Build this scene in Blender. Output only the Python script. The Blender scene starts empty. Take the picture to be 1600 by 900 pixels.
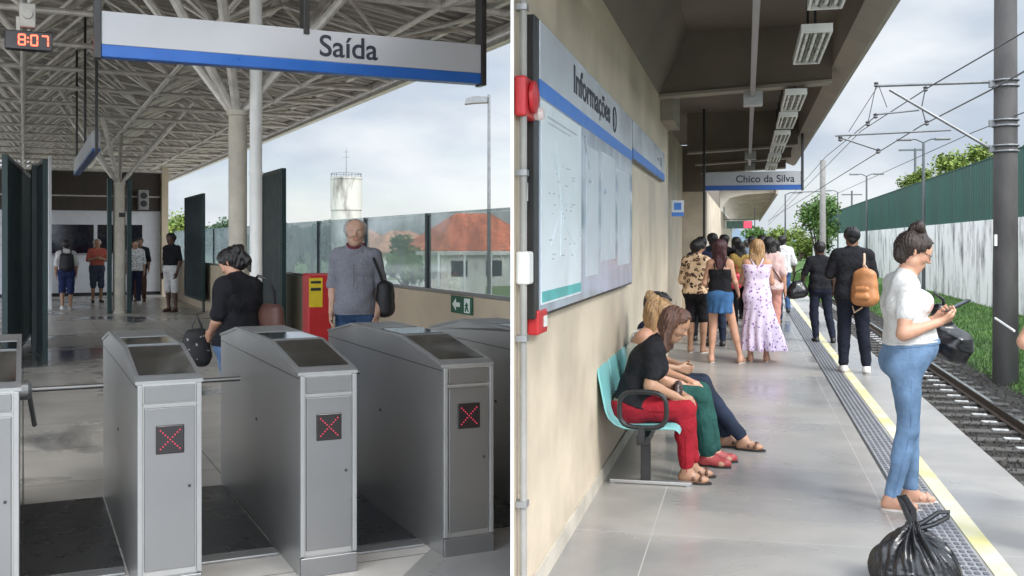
import bpy, bmesh, math, random
import numpy as np
from mathutils import Vector, Matrix, Euler
sc = bpy.context.scene
COL = sc.collection
PI = math.pi
F, HZ, EYE = 1600.0, 378.0, 1.62          # focal length and horizon measured on the 1600 px wide photograph
# ---------------------------------------------------------------- camera
cd = bpy.data.cameras.new('camera'); cam = bpy.data.objects.new('camera', cd); COL.objects.link(cam)
cam.location = (0, 0, EYE); cam.rotation_euler = (PI/2, 0, 0)
cd.sensor_width = 36; cd.lens = 36; cd.shift_y = -0.045; cd.clip_end = 5000; cd.clip_start = 0.05
sc.camera = cam
# ---------------------------------------------------------------- sky, sun, exposure
SUN_EL, SUN_AZ = math.radians(42), math.radians(140)     # azimuth clockwise from +Y: behind the camera, to the right
w = bpy.data.worlds.new('World'); sc.world = w; w.use_nodes = True
nt = w.node_tree; nt.nodes.clear()
out = nt.nodes.new('ShaderNodeOutputWorld'); bg = nt.nodes.new('ShaderNodeBackground'); nt.links.new(bg.outputs[0], out.inputs[0])
sky = nt.nodes.new('ShaderNodeTexSky'); sky.sky_type = 'NISHITA'; sky.sun_disc = False
sky.sun_elevation = SUN_EL; sky.sun_rotation = SUN_AZ
tc = nt.nodes.new('ShaderNodeTexCoord'); mp = nt.nodes.new('ShaderNodeMapping'); mp.inputs['Scale'].default_value = (1, 1, 3.2)
nt.links.new(tc.outputs['Generated'], mp.inputs[0])
n1 = nt.nodes.new('ShaderNodeTexNoise'); n1.inputs['Scale'].default_value = 2.3; n1.inputs['Detail'].default_value = 7; n1.inputs['Roughness'].default_value = .52
n1.inputs['Distortion'].default_value = .35
nt.links.new(mp.outputs[0], n1.inputs['Vector'])
r1 = nt.nodes.new('ShaderNodeValToRGB')                    # cloud cover: mostly overcast with thin blue gaps
r1.color_ramp.elements[0].position = .30; r1.color_ramp.elements[0].color = (.5, .5, .5, 1)
r1.color_ramp.elements[1].position = .49; r1.color_ramp.elements[1].color = (.97, .97, .97, 1)
nt.links.new(n1.outputs[0], r1.inputs[0])
mp2 = nt.nodes.new('ShaderNodeMapping'); mp2.inputs['Location'].default_value = (3.1, 1.7, .4); mp2.inputs['Scale'].default_value = (1, 1, 2.6)
nt.links.new(tc.outputs['Generated'], mp2.inputs[0])
n2 = nt.nodes.new('ShaderNodeTexNoise'); n2.inputs['Scale'].default_value = 3.4; n2.inputs['Detail'].default_value = 6; n2.inputs['Roughness'].default_value = .5
nt.links.new(mp2.outputs[0], n2.inputs['Vector'])
r2 = nt.nodes.new('ShaderNodeValToRGB')
r2.color_ramp.elements[0].position = .42; r2.color_ramp.elements[0].color = (5.0, 5.7, 6.7, 1)
r2.color_ramp.elements[1].position = .66; r2.color_ramp.elements[1].color = (8.6, 8.9, 9.2, 1)
nt.links.new(n2.outputs[0], r2.inputs[0])
# overcast raised behind and above the camera, added as fill under the roofs
sx = nt.nodes.new('ShaderNodeVectorMath'); sx.operation = 'DOT_PRODUCT'
sdir = Vector((math.sin(SUN_AZ)*math.cos(SUN_EL), math.cos(SUN_AZ)*math.cos(SUN_EL), math.sin(SUN_EL)))
sx.inputs[1].default_value = (.05, -.76, .65)
nt.links.new(tc.outputs['Generated'], sx.inputs[0])
mr = nt.nodes.new('ShaderNodeMapRange'); mr.inputs['From Min'].default_value = -.5; mr.inputs['From Max'].default_value = 1
mr.inputs['To Min'].default_value = .72; mr.inputs['To Max'].default_value = 4.2
nt.links.new(sx.outputs['Value'], mr.inputs[0])
mul = nt.nodes.new('ShaderNodeVectorMath'); mul.operation = 'SCALE'
nt.links.new(r2.outputs[0], mul.inputs[0]); nt.links.new(mr.outputs[0], mul.inputs['Scale'])
mx = nt.nodes.new('ShaderNodeMix'); mx.data_type = 'RGBA'
nt.links.new(r1.outputs[0], mx.inputs[0]); nt.links.new(sky.outputs[0], mx.inputs[6]); nt.links.new(mul.outputs[0], mx.inputs[7])
nt.links.new(mx.outputs[2], bg.inputs[0]); bg.inputs[1].default_value = .085
sd = bpy.data.lights.new('sun', 'SUN'); sd.energy = 1.8; sd.angle = math.radians(22); sd.color = (1, .96, .9)
sun = bpy.data.objects.new('sun', sd); COL.objects.link(sun); sun.rotation_euler = (-sdir).to_track_quat('-Z', 'Y').to_euler(); sun.location = (20, -20, 30)
sc.view_settings.view_transform = 'Standard'; sc.view_settings.look = 'None'; sc.view_settings.gamma = 1
sc.view_settings.use_curve_mapping = False; sc.view_settings.exposure = 0.88
# ---------------------------------------------------------------- the two axes of the station
AL, AR = math.atan(764/F), -math.atan(366/F)      # rotation about Z of the concourse and of the platform
def Lp(u, v, z=0): return Vector((u*math.cos(AL)-v*math.sin(AL), u*math.sin(AL)+v*math.cos(AL), z))
def Rp(u, v, z=0): return Vector((u*math.cos(AR)-v*math.sin(AR), u*math.sin(AR)+v*math.cos(AR), z))
def at(px, py, Y): return Vector(((px-800)/F*Y, Y, EYE-(py-HZ)/F*Y))
def Lroot(u, v, z=0): return Lp(u, v, z), AL
def Rroot(u, v, z=0): return Rp(u, v, z), AR
# ---------------------------------------------------------------- objects
def tag(o, label=None, cat=None, group=None, kind=None):
    if label: o['label'] = label
    if cat: o['category'] = cat
    if group: o['group'] = group
    if kind: o['kind'] = kind
    return o
def thing(name, label, cat, loc=(0, 0, 0), rz=0, group=None):
    o = bpy.data.objects.new(name, None); COL.objects.link(o); o.location = loc; o.rotation_euler = (0, 0, rz)
    o.empty_display_size = .1
    return tag(o, label, cat, group)
def link_mesh(name, me, mat, parent=None, smooth=False):
    if mat is not None:
        for m in (mat if isinstance(mat, (list, tuple)) else [mat]): me.materials.append(m)
    if smooth:
        me.shade_smooth()
    o = bpy.data.objects.new(name, me); COL.objects.link(o); o.parent = parent
    return o
def copy_tree(o, parent=None):
    c = o.copy(); COL.objects.link(c); c.parent = parent
    for ch in list(o.children): copy_tree(ch, c)
    return c
class MB:
    def __init__(s): s.v = []; s.f = []; s.mi = []; s.cur = 0
    def add(s, vs, fs):
        b = len(s.v); s.v += [tuple(p) for p in vs]; s.f += [tuple(i+b for i in f) for f in fs]; s.mi += [s.cur]*len(fs); return s
    def box(s, x0, x1, y0, y1, z0, z1, bev=0):
        if bev > 0:
            bm = bmesh.new(); bmesh.ops.create_cube(bm, size=1)
            for v in bm.verts: v.co = Vector((x0+(v.co.x+.5)*(x1-x0), y0+(v.co.y+.5)*(y1-y0), z0+(v.co.z+.5)*(z1-z0)))
            bmesh.ops.bevel(bm, geom=list(bm.edges), offset=bev, segments=2, profile=.5, affect='EDGES')
            bm.verts.index_update(); s.add([v.co[:] for v in bm.verts], [[v.index for v in f.verts] for f in bm.faces]); bm.free(); return s
        return s.add([(x0,y0,z0),(x1,y0,z0),(x1,y1,z0),(x0,y1,z0),(x0,y0,z1),(x1,y0,z1),(x1,y1,z1),(x0,y1,z1)],
              [(0,3,2,1),(4,5,6,7),(0,1,5,4),(1,2,6,5),(2,3,7,6),(3,0,4,7)])
    def quad(s, a, b, c, d): return s.add([a, b, c, d], [(0,1,2,3)])
    def prism(s, poly, axis, a, b):
        """extrude a 2-D polygon along axis ('x','y','z') from a to b"""
        def P(p, t): return {'x': (t, p[0], p[1]), 'y': (p[0], t, p[1]), 'z': (p[0], p[1], t)}[axis]
        n = len(poly); vs = [P(p, a) for p in poly]+[P(p, b) for p in poly]
        return s.add(vs, [tuple(range(n))[::-1], tuple(range(n, 2*n))]+[(i, (i+1)%n, (i+1)%n+n, i+n) for i in range(n)])
    def tube(s, pts, r, n=8, cap=True, closed=False):
        pts = [Vector(p) for p in pts]; m = len(pts); rs = r if isinstance(r, (list, tuple)) else [r]*m
        rings = []; prev = None
        for i, p in enumerate(pts):
            if closed: d = pts[(i+1)%m]-pts[i-1]
            else: d = pts[min(i+1, m-1)]-pts[max(i-1, 0)]
            d = d.normalized() if d.length > 1e-9 else Vector((0, 0, 1))
            if prev is None:
                up = Vector((0, 0, 1)) if abs(d.z) < .9 else Vector((1, 0, 0)); x = d.cross(up).normalized()
            else: x = (prev-d*prev.dot(d)).normalized()
            prev = x; y = d.cross(x)
            rings.append([p+(x*math.cos(2*PI*k/n)+y*math.sin(2*PI*k/n))*rs[i] for k in range(n)])
        vs = [q for rg in rings for q in rg]; fs = []
        for i in range(m if closed else m-1):
            j = (i+1) % m
            for k in range(n): fs.append((i*n+k, i*n+(k+1)%n, j*n+(k+1)%n, j*n+k))
        if cap and not closed: fs += [tuple(range(n))[::-1], tuple(range((m-1)*n, m*n))]
        return s.add(vs, fs)
    def lathe(s, prof, n=20, c=(0, 0, 0), axis='z'):
        vs = []
        for r, z in prof:
            for k in range(n):
                a = 2*PI*k/n; x, y = r*math.cos(a), r*math.sin(a)
                q = (x, y, z) if axis == 'z' else ((x, z, y) if axis == 'y' else (z, x, y))
                vs.append((q[0]+c[0], q[1]+c[1], q[2]+c[2]))
        fs = []
        for i in range(len(prof)-1):
            for k in range(n): fs.append((i*n+k, i*n+(k+1)%n, (i+1)*n+(k+1)%n, (i+1)*n+k))
        fs += [tuple(range(n))[::-1], tuple(range((len(prof)-1)*n, len(prof)*n))]
        return s.add(vs, fs)
    def build(s, name, mat, parent=None, smooth=False, loc=None, rz=None):
        me = bpy.data.meshes.new(name); me.from_pydata(s.v, [], s.f); me.update()
        if len(set(s.mi)) > 1: me.polygons.foreach_set('material_index', s.mi)
        bm = bmesh.new(); bm.from_mesh(me); bmesh.ops.recalc_face_normals(bm, faces=bm.faces); bm.to_mesh(me); bm.free()
        o = link_mesh(name, me, mat, parent)
        if smooth:
            me.shade_smooth()
            try: me.set_sharp_from_angle(angle=math.radians(35))
            except Exception: pass
        if loc is not None: o.location = loc
        if rz is not None: o.rotation_euler = (0, 0, rz)
        return o
# ---------------------------------------------------------------- materials
def mat(name, c, rough=.6, metal=0, var=.12, scale=6, bump=.0, bscale=40, spec=None, alpha=None, emit=None, es=1, coords='Object', stretch=(1, 1, 1), c2=None, rvar=.08, lo=.35, hi=.65, trans=0, sss=0):
    m = bpy.data.materials.new(name); m.use_nodes = True; t = m.node_tree; b = t.nodes['Principled BSDF']
    b.inputs['Roughness'].default_value = rough; b.inputs['Metallic'].default_value = metal
    if spec is not None: b.inputs['Specular IOR Level'].default_value = spec
    if trans: b.inputs['Transmission Weight'].default_value = trans
    if sss:
        b.inputs['Subsurface Weight'].default_value = sss; b.inputs['Subsurface Radius'].default_value = (.012, .005, .003); b.inputs['Subsurface Scale'].default_value = 1
    if alpha is not None: b.inputs['Alpha'].default_value = alpha
    if emit: b.inputs['Emission Color'].default_value = (*emit, 1); b.inputs['Emission Strength'].default_value = es
    c = tuple(c); co = t.nodes.new('ShaderNodeTexCoord'); mpn = t.nodes.new('ShaderNodeMapping'); mpn.inputs['Scale'].default_value = stretch
    t.links.new(co.outputs[coords], mpn.inputs[0])
    n = t.nodes.new('ShaderNodeTexNoise'); n.inputs['Scale'].default_value = scale; n.inputs['Detail'].default_value = 5; n.inputs['Roughness'].default_value = .6
    t.links.new(mpn.outputs[0], n.inputs['Vector'])
    r = t.nodes.new('ShaderNodeValToRGB'); r.color_ramp.elements[0].position = lo; r.color_ramp.elements[1].position = hi
    a = tuple(max(0, x*(1-var)) for x in c) if c2 is None else c
    d = tuple(min(1, x*(1+var)) for x in c) if c2 is None else tuple(c2)
    r.color_ramp.elements[0].color = (*a, 1); r.color_ramp.elements[1].color = (*d, 1)
    t.links.new(n.outputs[0], r.inputs[0]); t.links.new(r.outputs[0], b.inputs['Base Color'])
    if rvar:
        q = t.nodes.new('ShaderNodeMapRange'); q.inputs['From Min'].default_value = .3; q.inputs['From Max'].default_value = .7
        q.inputs['To Min'].default_value = max(.02, rough-rvar); q.inputs['To Max'].default_value = min(1, rough+rvar)
        t.links.new(n.outputs[0], q.inputs[0]); t.links.new(q.outputs[0], b.inputs['Roughness'])
    if bump:
        n2 = t.nodes.new('ShaderNodeTexNoise'); n2.inputs['Scale'].default_value = bscale; n2.inputs['Detail'].default_value = 4
        t.links.new(mpn.outputs[0], n2.inputs['Vector'])
        bp = t.nodes.new('ShaderNodeBump'); bp.inputs['Strength'].default_value = bump; bp.inputs['Distance'].default_value = .01
        t.links.new(n2.outputs[0], bp.inputs['Height']); t.links.new(bp.outputs[0], b.inputs['Normal'])
    return m
def spots(name, base, spot, scale, thr, rough=.8, third=None, inner=None, rnd=1):
    """voronoi print on cloth"""
    m = mat(name, base, rough, var=.08); t = m.node_tree; b = t.nodes['Principled BSDF']
    src = b.inputs['Base Color'].links[0].from_socket
    co = t.nodes.new('ShaderNodeTexCoord'); nz = t.nodes.new('ShaderNodeTexNoise'); nz.inputs['Scale'].default_value = scale*.8
    t.links.new(co.outputs['Object'], nz.inputs['Vector'])
    mxv = t.nodes.new('ShaderNodeVectorMath'); mxv.operation = 'MULTIPLY_ADD'; mxv.inputs[1].default_value = (1.2/scale,)*3
    t.links.new(nz.outputs['Color'], mxv.inputs[0]); t.links.new(co.outputs['Object'], mxv.inputs[2])
    vo = t.nodes.new('ShaderNodeTexVoronoi'); vo.inputs['Scale'].default_value = scale; vo.inputs['Randomness'].default_value = rnd
    t.links.new(mxv.outputs[0], vo.inputs['Vector'])
    def mixon(prev, lo, hi, col):
        a = t.nodes.new('ShaderNodeMapRange'); a.inputs['From Min'].default_value = lo; a.inputs['From Max'].default_value = hi
        a.inputs['To Min'].default_value = 1; a.inputs['To Max'].default_value = 0
        t.links.new(vo.outputs['Distance'], a.inputs[0])
        mm = t.nodes.new('ShaderNodeMix'); mm.data_type = 'RGBA'; mm.inputs[7].default_value = (*col, 1)
        t.links.new(a.outputs[0], mm.inputs[0]); t.links.new(prev, mm.inputs[6]); return mm.outputs[2]
    o = mixon(src, thr, thr+.05, spot)
    if inner: o = mixon(o, thr*.5, thr*.5+.04, inner)
    t.links.new(o, b.inputs['Base Color'])
    return m
# ---------------------------------------------------------------- implicit surfaces for bodies, clothes and bags
def R3(yaw=0, pitch=0, roll=0): return np.array(Euler((pitch, roll, yaw), 'XYZ').to_matrix())
def sdf_mesh(prims, res, cuts=(), subs=(), wr=0, wf=(17, 23, 13), extra=None, zmin=None):
    """prims: (a, b, ra, rb, k) round cones joined smoothly; cuts: (p0, n) keep dot(p-p0, n) < 0; subs: (c, r, k) carved spheres"""
    A = np.array([p[0] for p in prims]+[p[1] for p in prims], float); Rr = np.array([p[2] for p in prims]+[p[3] for p in prims])
    lo = (A-Rr[:, None]).min(0)-3*res-.01; hi = (A+Rr[:, None]).max(0)+3*res+.01
    n = np.ceil((hi-lo)/res).astype(int)+1
    ax = [lo[i]+np.arange(n[i])*res for i in range(3)]
    D = np.full(n, .3, np.float32)
    for a, b, ra, rb, k in prims:
        a = np.array(a, float); b = np.array(b, float); m = max(ra, rb)+k+2.5*res
        i0 = np.maximum(0, np.floor((np.minimum(a, b)-m-lo)/res).astype(int)); i1 = np.minimum(n, np.ceil((np.maximum(a, b)+m-lo)/res).astype(int)+1)
        sl = tuple(slice(i0[i], i1[i]) for i in range(3))
        X = ax[0][sl[0]][:, None, None]-a[0]; Y = ax[1][sl[1]][None, :, None]-a[1]; Z = ax[2][sl[2]][None, None, :]-a[2]
        ab = b-a; L2 = float(ab@ab)
        if L2 < 1e-12: t = np.zeros((1, 1, 1)); 
        else: t = np.clip((X*ab[0]+Y*ab[1]+Z*ab[2])/L2, 0, 1)
        d = np.sqrt((X-t*ab[0])**2+(Y-t*ab[1])**2+(Z-t*ab[2])**2)-(ra+(rb-ra)*t)
        c = D[sl]; k = max(k, 1e-4); h = np.maximum(k-np.abs(c-d), 0)/k
        D[sl] = np.minimum(c, d)-h*h*k*.25
    X = ax[0][:, None, None]; Y = ax[1][None, :, None]; Z = ax[2][None, None, :]
    for c0, r, k in subs:
        d = r-np.sqrt((X-c0[0])**2+(Y-c0[1])**2+(Z-c0[2])**2); h = np.maximum(k-np.abs(D-d), 0)/k
        D = np.maximum(D, d)+h*h*k*.25
    if wr:
        D = D+wr*(np.sin(X*wf[0]+2.1*np.sin(Z*wf[1]*.7+1))*np.sin(Z*wf[1]+1.7*np.sin(Y*wf[2]+X*9))+.6*np.sin(Y*wf[2]*1.9+Z*wf[1]*.6+X*11))
    if extra is not None: D = extra(D, X, Y, Z)
    for p0, nn in cuts:
        D = np.maximum(D, (X-p0[0])*nn[0]+(Y-p0[1])*nn[1]+(Z-p0[2])*nn[2])
    # naive surface nets
    D = np.ascontiguousarray(np.broadcast_to(D, n)); S = D < 0
    cx = [S[:-1, :-1, :-1], S[1:, :-1, :-1], S[:-1, 1:, :-1], S[1:, 1:, :-1], S[:-1, :-1, 1:], S[1:, :-1, 1:], S[:-1, 1:, 1:], S[1:, 1:, 1:]]
    cnt = sum(c.astype(np.int8) for c in cx); act = (cnt > 0) & (cnt < 8)
    idx = np.argwhere(act); N = len(idx); vid = np.full(act.shape, -1, np.int64); vid[tuple(idx.T)] = np.arange(N)
    P = np.zeros((N, 3)); W = np.zeros(N)
    corners = [np.array(((i & 1), (i >> 1) & 1, (i >> 2) & 1)) for i in range(8)]
    for i in range(8):
        for j in range(i+1, 8):
            if np.abs(corners[i]-corners[j]).sum() != 1: continue
            a = idx+corners[i]; b = idx+corners[j]; da = D[tuple(a.T)]; db = D[tuple(b.T)]; m = (da < 0) != (db < 0)
            t = np.where(m, da/np.where(m, da-db, 1), 0)
            P[m] += (a+(b-a)*t[:, None])[m]; W[m] += 1
    P = lo+P/np.maximum(W, 1)[:, None]*res
    F_ = []
    for d in range(3):
        e = [(1, 2), (2, 0), (0, 1)][d]; sh = list(S.shape); sh[d] -= 1
        s0 = S[tuple(slice(0, sh[d]) if i == d else slice(1, S.shape[i]-1) for i in range(3))]
        s1 = S[tuple(slice(1, sh[d]+1) if i == d else slice(1, S.shape[i]-1) for i in range(3))]
        q = np.argwhere(s0 != s1)
        if len(q) == 0: continue
        for i in range(3):
            if i != d: q[:, i] += 1
        u = np.zeros(3, int); v = np.zeros(3, int); u[e[0]] = 1; v[e[1]] = 1
        quad = np.stack([vid[tuple((q-u-v).T)], vid[tuple((q-v).T)], vid[tuple(q.T)], vid[tuple((q-u).T)]], 1)
        inside = S[tuple(q.T)]; quad[~inside] = quad[~inside][:, ::-1]
        F_.append(quad)
    Fc = np.concatenate(F_); Fc = Fc[(Fc >= 0).all(1)]
    me = bpy.data.meshes.new('m'); me.vertices.add(N); me.vertices.foreach_set('co', P.ravel().astype(np.float32))
    nf = len(Fc); me.loops.add(nf*4); me.loops.foreach_set('vertex_index', Fc.ravel().astype(np.int32))
    me.polygons.add(nf); me.polygons.foreach_set('loop_start', (np.arange(nf)*4).astype(np.int32))
    me.update(calc_edges=True); me.validate(); me.shade_smooth()
    return me
def sobj(name, prims, res, m, parent=None, **kw):
    me = sdf_mesh(prims, res, **kw); me.name = name
    return link_mesh(name, me, m, parent)
def text(s, size, m, loc, rot, parent=None, name='lettering', bold=.0, align='LEFT', sx=1, depth=.0012, fit=None):
    cu = bpy.data.curves.new(name, 'FONT'); cu.body = s; cu.size = size; cu.extrude = depth; cu.offset = bold; cu.align_x = align
    tmp = bpy.data.objects.new('t', cu); COL.objects.link(tmp); bpy.context.view_layer.update()
    me = bpy.data.meshes.new_from_object(tmp.evaluated_get(bpy.context.evaluated_depsgraph_get()))
    bpy.data.objects.remove(tmp); bpy.data.curves.remove(cu)
    if fit:
        xs = [v.co.x for v in me.vertices]; sx = fit/(max(xs)-min(xs))
    o = link_mesh(name, me, m, parent); o.location = loc; o.rotation_euler = rot; o.scale = (sx, 1, 1); return o
# ---------------------------------------------------------------- people
V = lambda *a: np.array(a, float)
def unit(a): a = np.array(a, float); return a/max(1e-9, np.linalg.norm(a))
SK = {}
def skin(c):
    if c not in SK: SK[c] = mat('skin', c, .5, var=.07, scale=14, bump=.08, bscale=160, sss=.12, rvar=.05)
    return SK[c]
eye_white = mat('eye_white', (.7, .68, .64), .25, var=.02); eye_dark = mat('iris', (.03, .018, .01), .15, var=.05)
lip_cols = {}
def lips(c):
    if c not in lip_cols: lip_cols[c] = mat('lips', (c[0]*.8, c[1]*.5, c[2]*.5), .4, var=.05)
    return lip_cols[c]
BASE = dict(P=(0, 0, .93), W=(0, 0, 1.08), C=(0, 0, 1.27), S=(0, -.01, 1.40), N=(0, .0, 1.49), H=(0, .015, 1.60),
            RS=(.165, -.01, 1.385), LS=(-.165, -.01, 1.385), RE=(.225, -.03, 1.11), LE=(-.225, -.03, 1.11), RW=(.225, .05, .88), LW=(-.225, .05, .88),
            RH=(.088, 0, .90), LH=(-.088, 0, .90), RK=(.10, .01, .49), LK=(-.10, .01, .49), RA=(.10, -.03, .085), LA=(-.10, -.03, .085))
def hand_prims(E, W, side, curl, s, normal=None, hd=None, fat=1):
    """palm, four fingers and a thumb; normal = the way the palm faces"""
    d = unit(hd) if hd is not None else unit(W-E)
    nrm = unit(normal) if normal is not None else V(-side, 0, 0)
    nrm = unit(nrm-d*float(nrm@d)); lat = np.cross(d, nrm)
    fw = V(0, 1, 0) if abs(d[1]) < .8 else V(0, 0, 1)
    if lat@fw < 0: lat = -lat                    # thumb side points forward / up
    pr = []
    Wp = W
    for i, (off, ln, r) in enumerate(((.030, .040, .0092), (.010, .046, .0095), (-.010, .043, .0090), (-.028, .033, .0080))):
        kn = Wp+d*.082*s+lat*off*s
        pr.append((Wp+d*.012*s+lat*off*.6*s, kn, .016*s*fat, .0125*s*fat, .012))
        a = curl*(.8+.12*i)
        d1 = unit(d*math.cos(a*.8)+nrm*math.sin(a*.8)); d2 = unit(d*math.cos(a*1.8)+nrm*math.sin(a*1.8))
        m1 = kn+d1*ln*s; m2 = m1+d2*ln*.85*s
        pr.append((kn, m1, r*s*fat, r*.92*s*fat, .004)); pr.append((m1, m2, r*.92*s*fat, r*.75*s*fat, .003))
    t0 = Wp+d*.025*s+lat*.024*s; t1 = t0+unit(d*.75+lat*.75+nrm*.2)*.04*s; t2 = t1+unit(d*.95+lat*.15+nrm*.35)*.034*s
    pr += [(t0, t1, .014*s*fat, .011*s*fat, .008), (t1, t2, .0105*s*fat, .0085*s*fat, .004)]
    return pr
def person(label, loc, yaw, h=1.7, sk=(.45, .26, .17), J=None, fem=False, wide=1.0, belly=0, bust=0, hips=1.0, head=(0, 0), top=None, low=None, hair=None,
           shoes=None, res=.011, group=None, curl=(.5, .5), palms=(None, None), hdir=(None, None), face=True, glasses=None, toes=(None, None), collar=None, skin_feet=False, brow=None, cat='person', headroll=0):
    s = h/1.7; j = {k: np.array(v, float) for k, v in BASE.items()}
    if fem:
        for k in ('RS', 'LS'): j[k][0] *= .88
        for k in ('RE', 'LE', 'RW', 'LW'): j[k][0] *= .95
    for k in ('RS', 'LS'): j[k][0] *= (1+(wide-1)*.6)
    for k, v in (J or {}).items(): j[k] = np.array(v, float)
    j = {k: v*s for k, v in j.items()}
    root = thing('person', label, cat, loc, yaw, group)
    P, W, C, S, N, Hd = (j[k] for k in 'PWCSNH'); ww = s*wide
    latS = unit(j['RS']-j['LS']); latP = unit(j['RH']-j['LH'])
    up = unit(S-P); fwd = unit(np.cross(up, latS)); fP = unit(np.cross(V(0, 0, 1), latP)); 
    lm = unit(latS+latP)
    def torso(g=0, kk=.05, lower=True, upper=True):
        hp = hips*(1.06 if fem else 1.0)
        pr = []
        if lower:
            pr += [(P-latP*.075*ww*hp, P+latP*.075*ww*hp, .105*ww+g, .105*ww+g, kk),
                   (P-latP*.07*ww-fP*.045*ww-V(0, 0, .03)*s, P-latP*.07*ww-fP*.045*ww-V(0, 0, .03)*s, .088*ww*hp+g, .088*ww*hp+g, kk),
                   (P+latP*.07*ww-fP*.045*ww-V(0, 0, .03)*s, P+latP*.07*ww-fP*.045*ww-V(0, 0, .03)*s, .088*ww*hp+g, .088*ww*hp+g, kk)]
        wr_ = (.084 if fem else .094)*ww+g
        pr += [(W-lm*.050*ww, W+lm*.050*ww, wr_, wr_, kk+.02)]
        if lower: pr += [(P-lm*.05*ww, W-lm*.05*ww, .1*ww+g, wr_, kk), (P+lm*.05*ww, W+lm*.05*ww, .1*ww+g, wr_, kk)]
        if belly: pr += [(W*.6+P*.4+fwd*(.02+belly*.6)*s, W+fwd*(.015+belly*.6)*s, .095*ww+belly*.4*s+g, .09*ww+belly*.3*s+g, kk+.03)]
        if upper:
            pr += [(W-lm*.05*ww, C-latS*.064*ww, wr_, .094*ww+g, kk), (W+lm*.05*ww, C+latS*.064*ww, wr_, .094*ww+g, kk),
                   (C-latS*.062*ww, C+latS*.062*ww, .096*ww+g, .096*ww+g, kk),
                   (S-latS*.10*ww-up*.02*s, S+latS*.10*ww-up*.02*s, .062*ww+g, .062*ww+g, kk),
                   (j['LS'], j['LS'], .052*ww+g, .052*ww+g, kk), (j['RS'], j['RS'], .052*ww+g, .052*ww+g, kk),
                   (S-latS*.11*ww, N-up*.03*s, .03*s+g, .04*s+g, .05), (S+latS*.11*ww, N-up*.03*s, .03*s+g, .04*s+g, .05)]
            if bust: pr += [(C+fwd*(.055+bust*.5)*s-latS*.07*ww+up*.0*s,)*2+(.06*s+bust*.35*s+g,)*2+(.04,), (C+fwd*(.055+bust*.5)*s+latS*.07*ww,)*2+(.06*s+bust*.35*s+g,)*2+(.04,)]
        return pr
    fa = wide
    def arm(sd, frac=1.0, g=0, k=.025):
        A, E, Wr = j[sd+'S'], j[sd+'E'], j[sd+'W']; pr = []
        f1 = min(1, frac*2); pr.append((A, A+(E-A)*f1, .049*s*fa+g, (.049-.010*f1)*s*fa+g, k))
        if frac > .5:
            f2 = min(1, (frac-.5)*2); pr.append((E, E+(Wr-E)*f2, .039*s*fa+g, (.039-.013*f2)*s*fa+g, .02))
            if frac >= 1 and g == 0: pr.append((E+(Wr-E)*.1, E+(Wr-E)*.35, .040*s*fa, .037*s*fa, .02))
        return pr
    def leg(sd, frac=1.0, g=0, k=.04, gl=None):
        A, K, An = j[sd+'H'], j[sd+'K'], j[sd+'A']; pr = []; gl = g if gl is None else gl
        lw = s*(1+(wide-1)*.8)*(1+(hips-1)*.5)
        f1 = min(1, frac*2); pr.append((A, A+(K-A)*f1, .082*lw+g, (.082-.026*f1)*lw+g+(gl-g)*f1*.5, k))
        if frac > .5:
            f2 = min(1, (frac-.5)*2); pr.append((K, K+(An-K)*f2, .054*lw+g+(gl-g)*.5, (.054-.019*f2)*lw+gl, .02))
            if g == 0: 
                bk = -unit(np.cross(latP, unit(K-An))); bk = bk if bk[1] < .2 else -bk
                pr.append((K+(An-K)*.15+bk*.012, K+(An-K)*.4+bk*.014, .045*lw, .043*lw, .03))
        return pr
    # ---- head
    hy, hp_ = head; Rm = R3(hy, hp_, headroll)
    def hl(x, y, z): return Hd+Rm@(V(x, y, z)*s)
    hpz = [(hl(0, -.032, .028), hl(0, .02, .034), .080*s, .078*s, .02), (hl(0, .03, .0), hl(0, .036, -.055), .060*s, .050*s, .03),
           (hl(0, .058, -.092), hl(0, .058, -.092), .024*s, .024*s, .03), (hl(-.036, .012, -.06), hl(.0, .045, -.082), .034*s, .03*s, .03),
           (hl(.036, .012, -.06), hl(.0, .045, -.082), .034*s, .03*s, .03), (hl(-.036, .058, -.022), hl(-.036, .058, -.022), .030*s, .030*s, .02),
           (hl(.036, .058, -.022), hl(.036, .058, -.022), .030*s, .030*s, .02), (hl(-.032, .076, .026), hl(.032, .076, .026), .018*s, .018*s, .016),
           (hl(0, .090, .012), hl(0, .112, -.022), .0085*s, .0125*s, .01), (hl(-.012, .100, -.026), hl(.012, .100, -.026), .0085*s, .0085*s, .008),
           (hl(-.017, .088, -.056), hl(.017, .088, -.056), .009*s, .009*s, .006), (hl(-.014, .086, -.066), hl(.014, .086, -.066), .0095*s, .0095*s, .005)]
    for e in (-1, 1):
        hpz += [(hl(e*.079, -.012, .012), hl(e*.078, -.006, -.022), .012*s, .009*s, .006), (hl(e*.084, -.02, .012), hl(e*.083, -.018, -.004), .009*s, .007*s, .004)]
    for e in (-1, 1): hpz += [(hl(e*.018, .088, .0150), hl(e*.044, .082, .0135), .0042*s, .004*s, .004), (hl(e*.02, .086, -.0085), hl(e*.042, .081, -.008), .0035*s, .0035*s, .004)]
    neck = [(N-up*.05*s, Hd+Rm@V(0, -.015, -.05)*s, .056*s*(.9 if fem else 1), .052*s*(.88 if fem else 1), .03)]
    body = torso()+arm('R')+arm('L')+leg('R')+leg('L')
    body += hand_prims(j['RE'], j['RW'], 1, curl[1], s, palms[1], hdir[1])+hand_prims(j['LE'], j['LW'], -1, curl[0], s, palms[0], hdir[0])
    # ---- feet
    tv = []
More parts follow.
